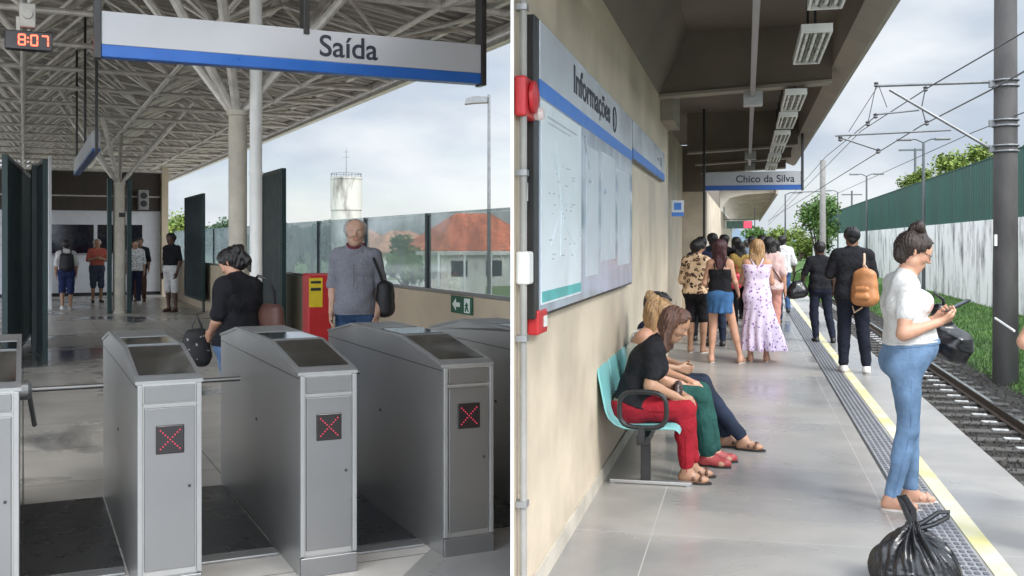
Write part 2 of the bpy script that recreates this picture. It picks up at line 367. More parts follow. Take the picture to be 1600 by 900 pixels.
    for q, sd in enumerate(('L', 'R')):
        A = j[sd+'A']; d = unit(toes[q]) if toes[q] is not None else unit(V(0, 1, 0)+latP*(.15 if sd == 'R' else -.15)); tv.append(d)
        lt = unit(np.cross(d, V(0, 0, 1)))
        dn = V(0, 0, -.055*s)
        body += [(A, A+dn*.6-d*.02*s, .036*s, .034*s, .02), (A+dn-d*.03*s, A+dn+d*.11*s, .028*s, .027*s, .03), (A+dn*.35, A+dn+d*.10*s, .034*s, .024*s, .03),
                 (A+dn+d*.1*s-lt*.018*s, A+dn+d*.145*s-lt*.02*s, .020*s, .014*s, .02), (A+dn+d*.1*s+lt*.018*s, A+dn+d*.14*s+lt*.018*s, .020*s, .013*s, .02)]
    subs = [(hl(e*.031, .1015, .002), .0165*s, .007) for e in (-1, 1)] if res < .012 else []
    sobj('body', body+neck+hpz, res, skin(sk), root, subs=subs)
    if face:
        for e in (-1, 1):
            m = MB(); c = hl(e*.030, .0785, .0035)
            m.lathe([(.001, -.0125*s), (.0085*s, -.0095*s), (.0125*s, 0), (.0085*s, .0095*s), (.001, .0125*s)], 12, tuple(c)); o = m.build('eye', eye_white, root, True)
            m = MB(); fdir = Rm@V(0, 1, -.25); fdir = unit(fdir); c2 = c+fdir*.0095*s
            m.lathe([(.0005, -.003), (.0045*s, -.002), (.0055*s, 0), (.0035*s, .003*s), (.0005, .004*s)], 10, tuple(c2)); m.build('iris', eye_dark, o, True)
        m = [(hl(-.017, .0925, -.0565), hl(.017, .0925, -.0565), .0055*s, .0055*s, .003), (hl(-.014, .091, -.0665), hl(.014, .091, -.0665), .0065*s, .0065*s, .003)]
        sobj('lips', m, .0035, lips(sk), root)
        if face != 'nobrow':
            bm_ = brow or skin_brow
            for e in (-1, 1):
                m = MB(); m.tube([tuple(hl(e*.014, .0955, .024)), tuple(hl(e*.03, .0945, .030)), tuple(hl(e*.047, .083, .024))], [.003*s, .0038*s, .0015*s], 6); m.build('eyebrow', bm_, root, True)
    if glasses:
        m = MB()
        for e in (-1, 1):
            m.tube([tuple(hl(e*.033+.024*math.cos(a), .106-.012*abs(math.cos(a)) if e*math.cos(a) > 0 else .106, .002+.019*math.sin(a))) for a in [2*PI*k/14 for k in range(14)]], .0018, 5, closed=True)
            m.tube([tuple(hl(e*.056, .095, .008)), tuple(hl(e*.08, .04, .012)), tuple(hl(e*.084, -.015, .008))], .0018, 5)
        m.tube([tuple(hl(-.009, .108, .004)), tuple(hl(.009, .108, .004))], .0018, 5)
        if glasses == 'top':
            pass
        m.build('glasses', M_black, root, True)
    # ---- upper clothes
    if top:
        tm = top['mat']; g = top.get('g', .012); sl = top.get('sleeve', .35); hem = top.get('hem', None); kind = top.get('kind', 'tee')
        if kind == 'tee':
            pr = torso(g, lower=True)+(arm('R', sl, g+.005, .018)+arm('L', sl, g+.005, .018) if sl > 0 else [])
            cuts = []
            hz = (P-up*(.03 if hem is None else -hem)*s)
            cuts.append((hz, -up))
            if res < .009: sobj('hem', torso(g+.004, lower=True), res, tm, root, cuts=[(hz, -up), (hz+up*.016*s, up)], wr=top.get('wr', .005))
            nc = N+fwd*.022*s-up*.028*s
            sobj('shirt', pr, res, tm, root, cuts=cuts, subs=[(nc+up*.03*s, .062*s, .01)], wr=top.get('wr', .005))
        elif kind == 'tank':
            pr = torso(g, lower=True)
            cut_up = C+up*top.get('rise', .06)*s
            sobj('tank_top', pr, res, tm, root, cuts=[((P-up*(-(hem if hem is not None else -.02)))*1.0, -up), (cut_up, up)], wr=.002)
            m = MB()
            for e in (-1, 1):
                a0 = cut_up+latS*e*.075*ww-up*.01*s
                pts = [a0+fwd*(.112*ww+bust*.4*s), a0+up*.075*s+fwd*.085*ww, a0+up*.118*s+fwd*.01*s, a0+up*.08*s-fwd*.082*ww, a0-latS*e*.02-fwd*.108*ww]
                m.tube([tuple(q) for q in pts], .011*s, 8)
            m.build('strap', tm, root, True)
        if collar:
            m = MB(); m.tube([tuple(N+up*.002*s+(latS*math.cos(a)*.068+fwd*math.sin(a)*.070)*s-up*(.035*s*max(0, math.sin(a)))) for a in [2*PI*k/16 for k in range(16)]], .016*s, 8, closed=True); m.build('collar', collar, root, True)
        if top.get('print'): 
            pass
    # ---- lower clothes
    if low:
        lm_ = low['mat']; kind = low.get('kind', 'pants'); g = low.get('g', .01); fr = low.get('len', .97)
        if kind in ('pants', 'shorts'):
            pr = torso(g, upper=False)+leg('R', fr, g, .035, low.get('gl'))+leg('L', fr, g, .035, low.get('gl'))
            if fr > .8:
                for sd in 'RL':
                    K, An = j[sd+'K'], j[sd+'A']; bk = -unit(np.cross(latP, unit(K-An))); bk = bk if bk[1] < .2 else -bk; lw = s*(1+(wide-1)*.8)*(1+(hips-1)*.5)
                    pr.append((K+(An-K)*.15+bk*.012, K+(An-K)*.4+bk*.014, .045*lw+g, .043*lw+g, .03))
            if res < .008 and kind == 'pants':
                for sd, e in (('R', 1), ('L', -1)):
                    lw = s*(1+(wide-1)*.8)*(1+(hips-1)*.5); gl_ = low.get('gl') or g
                    o_ = [j[sd+'H']+latP*e*(.0835*lw+g), (j[sd+'H']+j[sd+'K'])/2+latP*e*(.0705*lw+g+(gl_-g)*.3), j[sd+'K']+latP*e*(.0555*lw+g+(gl_-g)*.5), (j[sd+'K']+j[sd+'A'])/2+latP*e*(.0455*lw+gl_), j[sd+'A']+latP*e*(.037*lw+gl_)]
                    m = MB(); m.tube([tuple(q) for q in o_], .0032*s, 6); m.build('seam', lm_, root, True)
                if (j['RK']-P)[2] < -.25*s: sobj('waistband', torso(g+.0055, lower=True, upper=False), res, lm_, root, cuts=[(P+up*low.get('rise', .09)*s, up), (P+up*(low.get('rise', .09)-.036)*s, -up)])
            td = unit((j['RK']+j['LK'])/2-P); cn = unit(up-.6*td) if td[2] > -.6 else up
            sobj('trousers' if kind == 'pants' else 'shorts', pr, res, lm_, root, cuts=[(P+up*low.get('rise', .09)*s, cn)], wr=low.get('wr', .0045))
        elif kind in ('skirt', 'dress'):
            hemz = low['hemz']*s; fl = low.get('flare', .2)*s; off = V(*low.get('off', (0, 0, 0)))*s
            pr = torso(g, upper=(kind == 'dress'))
            bot = V(P[0], P[1], hemz)+off
            for q in range(14):
                a = 2*PI*q/14; o_ = V(math.cos(a), math.sin(a)*.75, 0)
                pr.append((P+o_*.06*s, bot+o_*(fl-.05*s), .07*s+g, .055*s, .05))
            ph = low.get('fold', .010)
            def folds(D, X, Y, Z, P=P, hemz=hemz, ph=ph):
                a = np.arctan2(Y-P[1], X-P[0]); f_ = np.clip((P[2]-Z)/(P[2]-hemz), 0, 1)
                return D+ph*f_*np.sin(a*11+3*np.sin(Z*4))
            cuts = [((0, 0, hemz), (0, 0, -1))]
            if kind == 'dress': 
                cuts.append((C+up*low.get('rise', .08)*s, up))
                m = MB()
                for e in (-1, 1):
                    a0 = C+up*low.get('rise', .08)*s+latS*e*.085*ww
                    m.tube([tuple(q) for q in (a0+fwd*.10*ww, a0+up*.09*s+fwd*.03*s, a0+up*.08*s-fwd*.06*ww, a0-latS*e*.05-fwd*.095*ww-up*.02)], .012*s, 8)
                m.build('strap', lm_, root, True)
            sobj(kind, pr, res, lm_, root, cuts=cuts, extra=folds)
    # ---- shoes
    if shoes:
        sm, sole, style = shoes
        for q, sd in enumerate(('L', 'R')):
            A = j[sd+'A']; d = tv[q]; lt = unit(np.cross(d, V(0, 0, 1))); dn = V(0, 0, -.055*s)
            if style == 'closed':
                pr = [(A+dn*.5-d*.02*s, A+dn*.9-d*.035*s, .040*s, .040*s, .02), (A+dn-d*.03*s, A+dn+d*.13*s, .036*s, .033*s, .03), (A+dn*.3, A+dn+d*.09*s, .040*s, .03*s, .03), (A+dn+d*.13*s-lt*.012*s, A+dn+d*.15*s-lt*.012*s, .03*s, .026*s, .02)]
                o = sobj('shoe', pr, min(res, .009), sm, root, cuts=[(A+V(0, 0, -.085*s+.012), (0, 0, -1)), (A+V(0, 0, .018), (0, 0, 1))])
            else:
                pr = [(A+dn*.85+d*.05*s-lt*.034*s, A+dn*.35+d*.055*s, .013*s, .014*s, .01), (A+dn*.85+d*.05*s+lt*.034*s, A+dn*.35+d*.055*s, .013*s, .014*s, .01),
                      (A+dn*.9+d*.10*s-lt*.036*s, A+dn*.52+d*.105*s, .015*s, .016*s, .01), (A+dn*.9+d*.10*s+lt*.036*s, A+dn*.52+d*.105*s, .015*s, .016*s, .01), (A+dn*.5-d*.045*s-lt*.02*s, A+dn*.5-d*.045*s+lt*.02*s, .008*s, .008*s, .01)]
                o = sobj('shoe', pr, .007, sm, root)
            m = MB(); N_ = 18; outl = []
            for k in range(N_):
                a = 2*PI*k/N_; l_ = .056+.122*math.cos(a); wd = (.046 if math.cos(a) > 0 else .038)*math.sin(a)
                outl.append(A+d*l_*s+lt*wd*s)
            zt, zb = A[2]-.085*s+.013, A[2]-.085*s
            vs = [(p[0], p[1], zb) for p in outl]+[(p[0], p[1], zt) for p in outl]
            m.add(vs, [tuple(range(N_))[::-1], tuple(range(N_, 2*N_))]+[(i, (i+1)%N_, (i+1)%N_+N_, i+N_) for i in range(N_)]); m.build('sole', sole, o)
    # ---- hair
    if hair:
        hm = hair['mat']; st = hair.get('style', 'short'); g = hair.get('g', .012); hr = min(res, .008)
        pr = [(hl(0, -.032, .030), hl(0, .018, .036), (.080+g)*s, (.078+g)*s, .02), (hl(0, -.04, .0), hl(0, -.045, -.04), .072*s, (.062 if st != 'short' else .055)*s, .02)]
        subs = [(hl(0, .135, -.04), .118*s, .012)]
        if st != 'long': subs += [(hl(e*.10, .055, -.05), .062*s, .01) for e in (-1, 1)]
        if st == 'bun': subs = [(hl(0, .195, -.018), .166*s, .012)]+[(hl(e*.112, .03, -.045), .060*s, .01) for e in (-1, 1)]
        elif res < .009 and st != 'sides': subs = [(hl(0, .185, -.03), .160*s, .012)]
        fs = hair.get('freq', 90)
        if st == 'fringe':
            subs = [(hl(0, .135, -.075), .115*s, .012)]; pr += [(hl(0, -.05, .0), hl(0, -.06, -.03), .07*s, .05*s, .02)]
        if st in ('long', 'midlong'):
            Lh = hair.get('len', .25)
            for e in (-1, -.5, 0, .5, 1):
                x0 = e*.055; bk = -.055+.03*abs(e)
                end = Hd+Rm@V(x0*1.0, bk*s, 0)*1+V(x0*.7*s, -.035*s, -Lh*s*(1-.12*abs(e)))
                if hair.get('dir') is not None: end = end+V(*hair['dir'])*s
                pr.append((hl(x0*1.1, bk, .0), end, .042*s, hair.get('tip', .026)*s, .02))
        if st in ('bun', 'ponytail'):
            b0 = hair.get('bun', (0, -.065, .115)); pr += [(hl(b0[0]-.025, *b0[1:]), hl(b0[0]+.025, b0[1]-.01, b0[2]+.018), .048*s, .042*s, .012), (hl(b0[0], b0[1]+.03, b0[2]-.01),)*2+(.026*s, .026*s, .01), (hl(b0[0], b0[1]-.035, b0[2]+.005),)*2+(.022*s, .022*s, .01), (hl(0, -.05, .08), hl(*b0), .03*s, .03*s, .02)]
        if st == 'ponytail':
            b0 = hair.get('bun', (0, -.11, .05)); e_ = hair.get('tail', (0, -.13, -.16))
            pr += [(hl(*b0), hl((b0[0]+e_[0])/2, min(b0[1], e_[1])-.02, (b0[2]+e_[2])/2), .036*s, .034*s, .01), (hl((b0[0]+e_[0])/2, min(b0[1], e_[1])-.02, (b0[2]+e_[2])/2), hl(*e_), .034*s, .012*s, .01)]
        if st == 'sides':
            pr = [(hl(0, -.045, .005), hl(0, -.045, -.03), .088*s, .072*s, .02), (hl(-.014, -.028, .022), hl(.014, -.028, .022), .0875*s, .0875*s, .01)]
            subs = [(hl(0, .155, .01), .135*s, .012)]
        if st in ('curly',):
            rr = random.Random(5)
            for _ in range(60):
                a = rr.uniform(0, 2*PI); b_ = rr.uniform(-.35, 1.45); r_ = .088
                x, y, z = r_*math.cos(a)*math.cos(b_), -.02+r_*math.sin(a)*math.cos(b_), .03+r_*math.sin(b_)
                if y > .055 and z < .085: continue
                pr.append((hl(x, y, z),)*2+(.026*s, .026*s, .008))
        for ex in hair.get('extra', ()): pr.append((hl(*ex[0]), hl(*ex[1]), ex[2]*s, ex[3]*s, .015))
        c0 = Hd
        def strands(D, X, Y, Z, c0=c0, fs=fs):
            a = np.arctan2(X-c0[0], -(Y-c0[1])+.02); 
            return D+.0034*np.sin(a*fs*.33+4*np.sin(Z*19+a*2))+.0024*np.sin(a*fs*.71+Z*13+2*np.sin(Z*31))+.004*np.sin(a*5+Z*23)
        sobj('hair', pr, hr, hm, root, subs=subs, extra=strands)
    root['s'] = s; root['_'] = 0
    del root['s']; del root['_']
    return root
def wpt(root, p): 
    M_ = Matrix.Rotation(root.rotation_euler.z, 4, 'Z'); return Vector(root.location)+(M_@Vector(p))
M_black = mat('black_plastic', (.015, .015, .016), .35, var=.2)
skin_brow = mat('brow_hair', (.03, .02, .015), .8)
def bagbox(wx, wy, z0, z1, r, r2=None, k=.035):
    r2 = r2 or r*.85
    nx, ny = 1+int(math.ceil(2*wx/(r*.8))), 1+int(math.ceil(2*wy/(r*.8)))
    return [((wx*(2*i/(nx-1)-1), wy*(2*q/(ny-1)-1), z0), (wx*.88*(2*i/(nx-1)-1), wy*.88*(2*q/(ny-1)-1), z1), r, r2, k) for i in range(nx) for q in range(ny)]
def hairmat(c, name='hair'): return mat(name, c, .42, var=.45, scale=9, stretch=(6, 6, .7), rvar=.1, bump=.5, bscale=60)
def cloth(c, var=.14, scale=9, bump=.45, name='cloth', rough=.88, **k):
    m = mat(name, c, rough, var=var, scale=scale, bump=bump*.5, bscale=45, rvar=.04, spec=.2, **k); t = m.node_tree; bp0 = [n for n in t.nodes if n.type == 'BUMP'][0]
    co = t.nodes.new('ShaderNodeTexCoord'); n = t.nodes.new('ShaderNodeTexNoise'); n.inputs['Scale'].default_value = 7.5; n.inputs['Detail'].default_value = 2; n.inputs['Distortion'].default_value = 1.6
    t.links.new(co.outputs['Object'], n.inputs['Vector']); b2 = t.nodes.new('ShaderNodeBump'); b2.inputs['Strength'].default_value = bump*1.3; b2.inputs['Distance'].default_value = .035
    t.links.new(n.outputs[0], b2.inputs['Height']); t.links.new(bp0.outputs[0], b2.inputs['Normal']); t.links.new(b2.outputs[0], t.nodes['Principled BSDF'].inputs['Normal']); return m
def denim(c): return mat('denim', c, .85, var=.28, scale=7, bump=.3, bscale=70, spec=.2, rvar=.04)
# ================================================================ the ground
M_terrain = mat('grass_ground', (.055, .105, .025), .95, var=.5, scale=.6, bump=.6, bscale=9, c2=(.11, .15, .05))
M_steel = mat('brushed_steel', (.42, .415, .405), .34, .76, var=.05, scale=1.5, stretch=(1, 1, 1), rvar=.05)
M_steel_f = mat('brushed_steel_front_darkened', (.22, .22, .222), .33, .75, var=.05, scale=1.5, rvar=.05)  # same steel as the casing, colour darkened to offset the bright sky fill
M_steel_l = mat('steel_trim', (.31, .31, .308), .42, .6, var=.04, rvar=.05)
M_steel_top = mat('steel_top_glossy', (.36, .38, .41), .10, 1, var=.15, scale=5, rvar=.05)
M_dark = mat('dark_seam', (.02, .02, .022), .5)
M_green = mat('green_painted_steel', (.010, .032, .034), .38, .2, var=.25, scale=3, bump=.05)
M_beige = mat('beige_painted_wall', (.52, .43, .31), .7, var=.07, scale=2.2, bump=.12, bscale=60)
M_tube = mat('galvanised_tube', (.52, .495, .46), .45, .3, var=.18, scale=7)
M_sheet = mat('galvanised_roof_sheet', (.29, .27, .245), .55, .25, var=.22, scale=1.3, stretch=(3, .6, 1))
M_concrete = mat('concrete', (.46, .425, .36), .8, var=.14, scale=4, bump=.2, bscale=30)
M_white = mat('white_paint', (.72, .72, .70), .5, var=.05, scale=5)
M_signw = mat('sign_face', (.36, .37, .395), .35, var=.03, scale=2)
M_signb = mat('sign_blue', (.008, .085, .34), .35, var=.05)
M_txt = mat('sign_lettering', (.012, .014, .03), .5, var=.05)
M_glass = bpy.data.materials.new('glass'); M_glass.use_nodes = True
_t = M_glass.node_tree; _t.nodes.clear(); _o = _t.nodes.new('ShaderNodeOutputMaterial'); _m = _t.nodes.new('ShaderNodeMixShader')
_g = _t.nodes.new('ShaderNodeBsdfGlossy'); _g.inputs['Roughness'].default_value = .06; _g.inputs['Color'].default_value = (.75, .82, .86, 1)
_r = _t.nodes.new('ShaderNodeBsdfTransparent'); _r.inputs['Color'].default_value = (.90, .95, .96, 1)
_n = _t.nodes.new('ShaderNodeTexNoise'); _n.inputs['Scale'].default_value = 1.4; _n.inputs['Detail'].default_value = 4
_tc = _t.nodes.new('ShaderNodeTexCoord'); _t.links.new(_tc.outputs['Object'], _n.inputs['Vector'])
_d = _t.nodes.new('ShaderNodeBsdfTranslucent'); _d.inputs['Color'].default_value = (.55, .62, .66, 1)     # translucent veil that puts a pale bluish haze into the panes
_dm = _t.nodes.new('ShaderNodeMixShader'); _mr = _t.nodes.new('ShaderNodeMapRange'); _mr.inputs['From Min'].default_value = .35; _mr.inputs['From Max'].default_value = .7
_mr.inputs['To Min'].default_value = .30; _mr.inputs['To Max'].default_value = .58; _t.links.new(_n.outputs[0], _mr.inputs[0]); _t.links.new(_mr.outputs[0], _dm.inputs[0])
_t.links.new(_r.outputs[0], _dm.inputs[1]); _t.links.new(_d.outputs[0], _dm.inputs[2])
_f = _t.nodes.new('ShaderNodeLayerWeight'); _p = _t.nodes.new('ShaderNodeMath'); _p.operation = 'POWER'; _p.inputs[1].default_value = 4; _t.links.new(_f.outputs['Facing'], _p.inputs[0])
_q = _t.nodes.new('ShaderNodeMath'); _q.operation = 'MULTIPLY_ADD'; _q.inputs[1].default_value = .45; _q.inputs[2].default_value = .03; _t.links.new(_p.outputs[0], _q.inputs[0])
_t.links.new(_q.outputs[0], _m.inputs[0]); _t.links.new(_dm.outputs[0], _m.inputs[1]); _t.links.new(_g.outputs[0], _m.inputs[2]); _t.links.new(_m.outputs[0], _o.inputs[0])

def floor_mat(name, dry, wet, jx, jy, jcol, rdry, rwet, wet_lo, wet_hi, wscale=.35, ox=0, oy=0, jw=.006, streak=(1, 1, 1)):
    m = mat(name, dry, rdry, var=.20, scale=1.2, bump=.06, bscale=90, lo=.3, hi=.7); t = m.node_tree; b = t.nodes['Principled BSDF']; L = t.links
    src = b.inputs['Base Color'].links[0].from_socket; co = t.nodes.new('ShaderNodeTexCoord')
    n = t.nodes.new('ShaderNodeTexNoise'); n.inputs['Scale'].default_value = wscale; n.inputs['Detail'].default_value = 6; n.inputs['Roughness'].default_value = .55; n.inputs['Distortion'].default_value = .6
    mpn = t.nodes.new('ShaderNodeMapping'); mpn.inputs['Scale'].default_value = streak; L.new(co.outputs['Object'], mpn.inputs[0]); L.new(mpn.outputs[0], n.inputs['Vector'])
    r = t.nodes.new('ShaderNodeMapRange'); r.inputs['From Min'].default_value = wet_lo; r.inputs['From Max'].default_value = wet_hi; L.new(n.outputs[0], r.inputs[0])
    mx_ = t.nodes.new('ShaderNodeMix'); mx_.data_type = 'RGBA'; L.new(r.outputs[0], mx_.inputs[0]); L.new(src, mx_.inputs[6]); mx_.inputs[7].default_value = (*wet, 1)
    sx_ = t.nodes.new('ShaderNodeSeparateXYZ'); L.new(co.outputs['Object'], sx_.inputs[0])
    def joint(sock, per, off):
        a = t.nodes.new('ShaderNodeMath'); a.operation = 'ADD'; a.inputs[1].default_value = off; L.new(sock, a.inputs[0])
        p = t.nodes.new('ShaderNodeMath'); p.operation = 'PINGPONG'; p.inputs[1].default_value = per/2; L.new(a.outputs[0], p.inputs[0])
        q = t.nodes.new('ShaderNodeMath'); q.operation = 'LESS_THAN'; q.inputs[1].default_value = jw; L.new(p.outputs[0], q.inputs[0]); return q.outputs[0]
    j1 = joint(sx_.outputs[0], jx, ox); j2 = joint(sx_.outputs[1], jy, oy)
    mxj = t.nodes.new('ShaderNodeMath'); mxj.operation = 'MAXIMUM'; L.new(j1, mxj.inputs[0]); L.new(j2, mxj.inputs[1])
    m3 = t.nodes.new('ShaderNodeMix'); m3.data_type = 'RGBA'; L.new(mxj.outputs[0], m3.inputs[0]); L.new(mx_.outputs[2], m3.inputs[6]); m3.inputs[7].default_value = (*jcol, 1)
    L.new(m3.outputs[2], b.inputs['Base Color'])
    rr = t.nodes.new('ShaderNodeMapRange'); L.new(r.outputs[0], rr.inputs[0]); rr.inputs['To Min'].default_value = rdry; rr.inputs['To Max'].default_value = rwet
    L.new(rr.outputs[0], b.inputs['Roughness'])
    return m
M_floorL = floor_mat('worn_concrete_paving', (.54, .505, .46), (.12, .12, .125), 1.25, 1.25, (.16, .15, .14), .28, .06, .55, .63, wscale=.5, streak=(1, 1, 1))
M_floorR = floor_mat('platform_paving', (.31, .295, .275), (.20, .20, .205), 1.32, 1.9, (.42, .41, .39), .33, .12, .46, .66, wscale=.4, ox=.51, jw=.0035)
m = MB(); m.quad((-3000, -3000, -.95), (3000, -3000, -.95), (3000, 3000, -.95), (-3000, 3000, -.95))
tag(m.build('ground', M_terrain), kind='structure')
M_bounce = mat('pale_bounce_ground', (.46, .43, .39), .85, var=.15, scale=.4)
o = MB().box(-60, -9.01, -30, 70, -.94, -.05).build('bounce_apron', M_bounce); o.rotation_euler.z = AL; tag(o, kind='structure')  # unseen pale apron, added to bounce daylight under the roof
m = MB(); m.quad((4.0, 5, -.945), (10.5, 9, -.945), (10.5, 120, -.945), (4.0, 120, -.945)); o = m.build('bounce_strip', M_bounce); o.rotation_euler.z = AL; tag(o, kind='structure')  # pale strip added for brighter ground and bounce beyond the glass
# concourse slab and platform slab: one block each, tops 4 mm apart
def slab(name, poly, z0, z1, m_): 
    q = MB(); q.prism(poly, 'z', z0, z1); return q.build(name, m_)
o = slab('concourse_floor', [(-9, -5), (3.99, -5), (3.99, 62), (-9, 62)], -.949, 0, M_floorL); o.rotation_euler.z = AL; tag(o, kind='structure')
o = slab('platform', [(-1.62, -6), (1.79, -6), (1.79, 140), (-1.62, 140)], -.948, .004, M_floorR); o.rotation_euler.z = AR; tag(o, kind='structure')
# ================================================================ concourse canopy
UE, ZE = 6.0, 4.55
def zr(u): return ZE+(UE-u)*.16 if u > -1.5 else ZE+(UE+1.5)*.16-(-1.5-u)*.16
def umax(v, clear=1.2): return min(UE, (v*math.sin(AL-AR)-clear)/math.cos(AL-AR))
roof = thing('canopy_roof', 'corrugated metal canopy on a lattice of steel tubes over the ticket concourse', 'roof', Lp(0, 0), AL)
m = MB(); V0, V1 = 3.9, 54.0; st = .26; k = 0; v = V0
prof = [(0, 0), (.09, 0), (.12, .045), (.21, .045), (.24, 0)]
vv = []
while v < V1:
    for a, hgt in prof[:-1]: vv.append((v+a, hgt))
    v += .26
us = [-9, -6, -3.5, -1.5, 0, 1.5, 3, 4.5, 6.0]
for i in range(len(vv)-1):
    (va, ha), (vb, hb) = vv[i], vv[i+1]; um = min(umax(va), umax(vb))
    for a, b in zip(us[:-1], us[1:]):
        if a >= um: break
        b = min(b, um)
        m.quad((a, va, zr(a)+ha), (b, va, zr(b)+ha), (b, vb, zr(b)+hb), (a, vb, zr(a)+hb))
m.build('roof_sheet', M_sheet, roof)
mod = 2.15; ZB = 4.30; ul = [-8.6+mod*.5*i for i in range(0, 15)]
vts = [4.4+mod*i for i in range(23)]
for v in vts:
    um = umax(v)-.15; m = MB(); r = .032
    m.tube([(-8.6, v, ZB), (min(um, 5.55), v, ZB)], .038, 8)
    ue = min(um, 5.9)
    m.tube([(-8.6, v, zr(-8.6)-.10), (-1.5, v, zr(-1.5)-.10), (ue, v, zr(ue)-.10)], .036, 8)
    nb = [u for u in [-8.6+mod*i for i in range(8)] if u < um-.1]
    for u in nb:
        for s_ in (-1, 1):
            u2 = u+s_*mod/2
            if u2 < um and u2 > -8.7: m.tube([(u, v, ZB), (u2, v, zr(u2)-.12)], r, 6)
        m.lathe([(.01, -.07), (.07, -.03), (.07, .03), (.01, .07)], 8, (u, v, ZB))
    m.build('roof_truss', M_tube, roof, True)
for v in vts[:-1]:          # pyramids between the trusses
    m = MB(); vm = v+mod/2
    for i in range(8):
        u = -8.6+mod*i
        for du in (-mod/2, mod/2):
            uu = u+du
            if uu < umax(vm)-.2 and u < umax(v)-.2 and uu > -8.7 and uu < 5.9:
                m.tube([(u, v, ZB), (uu, vm, zr(uu)-.12)], .028, 6); m.tube([(u, v+mod, ZB), (uu, vm, zr(uu)-.12)], .028, 6)
    a = umax(vm)-.2
    m.tube([(-8.6, vm, zr(-8.6)-.10), (-1.5, vm, zr(-1.5)-.10), (min(a, 5.9), vm, zr(min(a, 5.9))-.10)], .030, 6)
    m.build('roof_bracing', M_tube, roof, True)
for i in range(8):
    u = -8.6+mod*i; vs_ = max(4.4, (u*math.cos(AL-AR)+1.35)/math.sin(AL-AR))
    if u > 5.6: continue
    m = MB(); m.tube([(u, vs_, ZB), (u, vts[-1], ZB)], .036, 8); m.build('roof_chord', M_tube, roof, True)
for uu in ul[1::2]+[5.9]:
    vs_ = max(4.4, (uu*math.cos(AL-AR)+1.35)/math.sin(AL-AR)); m = MB(); m.box(uu-.04, uu+.04, vs_, V1-.1, zr(uu)-.09, zr(uu)-.01); m.build('purlin', M_tube, roof)
m = MB(); vs_ = (UE*math.cos(AL-AR)+1.3)/math.sin(AL-AR)
m.prism([(UE-.10, ZE-.20), (UE+.10, ZE-.17), (UE+.12, ZE+.05), (UE+.05, ZE+.05), (UE+.03, ZE-.10), (UE-.08, ZE-.12)], 'y', vs_, V1); m.build('gutter', M_tube, roof)
# ---- columns with branching struts
def tree_column(u, v, r, label, pipe=False, panels=False):
    t = thing('column', label, 'column', Lp(u, v), AL, 'columns under the concourse canopy')
    m = MB(); m.lathe([(r+.03, 0), (r+.03, .06), (r, .07), (r, 2.90), (r+.02, 2.91), (r+.02, 2.96)], 28); m.build('shaft', M_concrete, t, True)
    def near_node(dx, dy):
        return (dx, dy)
    for dx, dy in ((-1.5, -.9), (1.5, -.9), (-1.5, 1.25), (1.5, 1.25), (-.45, -1.3), (.2, 1.9)):
        m = MB(); m.tube([(dx*.03, dy*.03, 2.94), (dx, dy, ZB if abs(dx) < 1 else zr(u+dx)-.15)], [.045, .05], 8); m.build('strut', M_tube, t, True)
    if pipe:
        m = MB(); m.tube([(.145, -.19, 0), (.145, -.19, zr(u)-.1)], .062, 14); m.tube([(.145, -.19, 2.30), (.145, -.19, 2.33)], .070, 14); m.build('rainwater_pipe', M_white, t, True)
    if panels:
        for s_ in (-1, 1): m = MB(); m.box(s_*(r+.075)-.045, s_*(r+.075)+.045, -.12, .12, 0.0, 3.05, .006); m.build('guide_post', M_green, t)
        m = MB(); m.box(-.02, .12, -r-.03, -r-.012, 2.18, 2.28); m.build('notice', M_dark, t)
    return t
tree_column(1.98, 10.65, .092, 'round concrete column beside the green door leaf, with a white pipe up its side', pipe=True)
tree_column(1.97, 24.8, .135, 'far round column between dark posts in front of the ticket booth', panels=True)
# ================================================================ parapet with glass balustrade
t = MB(); t.box(3.9, 4.05, 6.9, 31.5, .0, 1.09, .008); o = t.build('parapet_wall', M_beige); o.rotation_euler.z = AL
tag(o, 'low beige parapet wall under the glass balustrade', 'wall')
bal = thing('balustrade', 'glass balustrade on the beige parapet with thin grey posts', 'balustrade', Lp(3.95, 0), AL)
vp = [8.05, 10.38, 12.6, 14.9, 17.2, 19.5, 21.8, 24.1, 26.4, 28.7, 31.0]
for i, v in enumerate(vp):
    m = MB(); m.box(-.025, .025, v-.03, v+.03, 1.05, 1.93, .004); m.build('post', mat('post_grey', (.03, .045, .05), .4) if i == 0 else bal.children[0].data.materials[0], bal)
vq = [6.9]+vp
for a, b in zip(vq[:-1], vq[1:]):
    m = MB(); m.box(-.006, .006, a+.05, b-.05, 1.13, 1.90); m.build('glass_pane', M_glass, bal)
m = MB(); m.box(-.018, .018, 6.9, 31.0, 1.902, 1.93, .004); m.build('top_rail', bal.children[0].data.materials[0], bal)
m = MB(); m.box(-.03, .03, 6.9, 31.0, 1.092, 1.125, .004); m.build('bottom_rail', M_steel_l, bal)
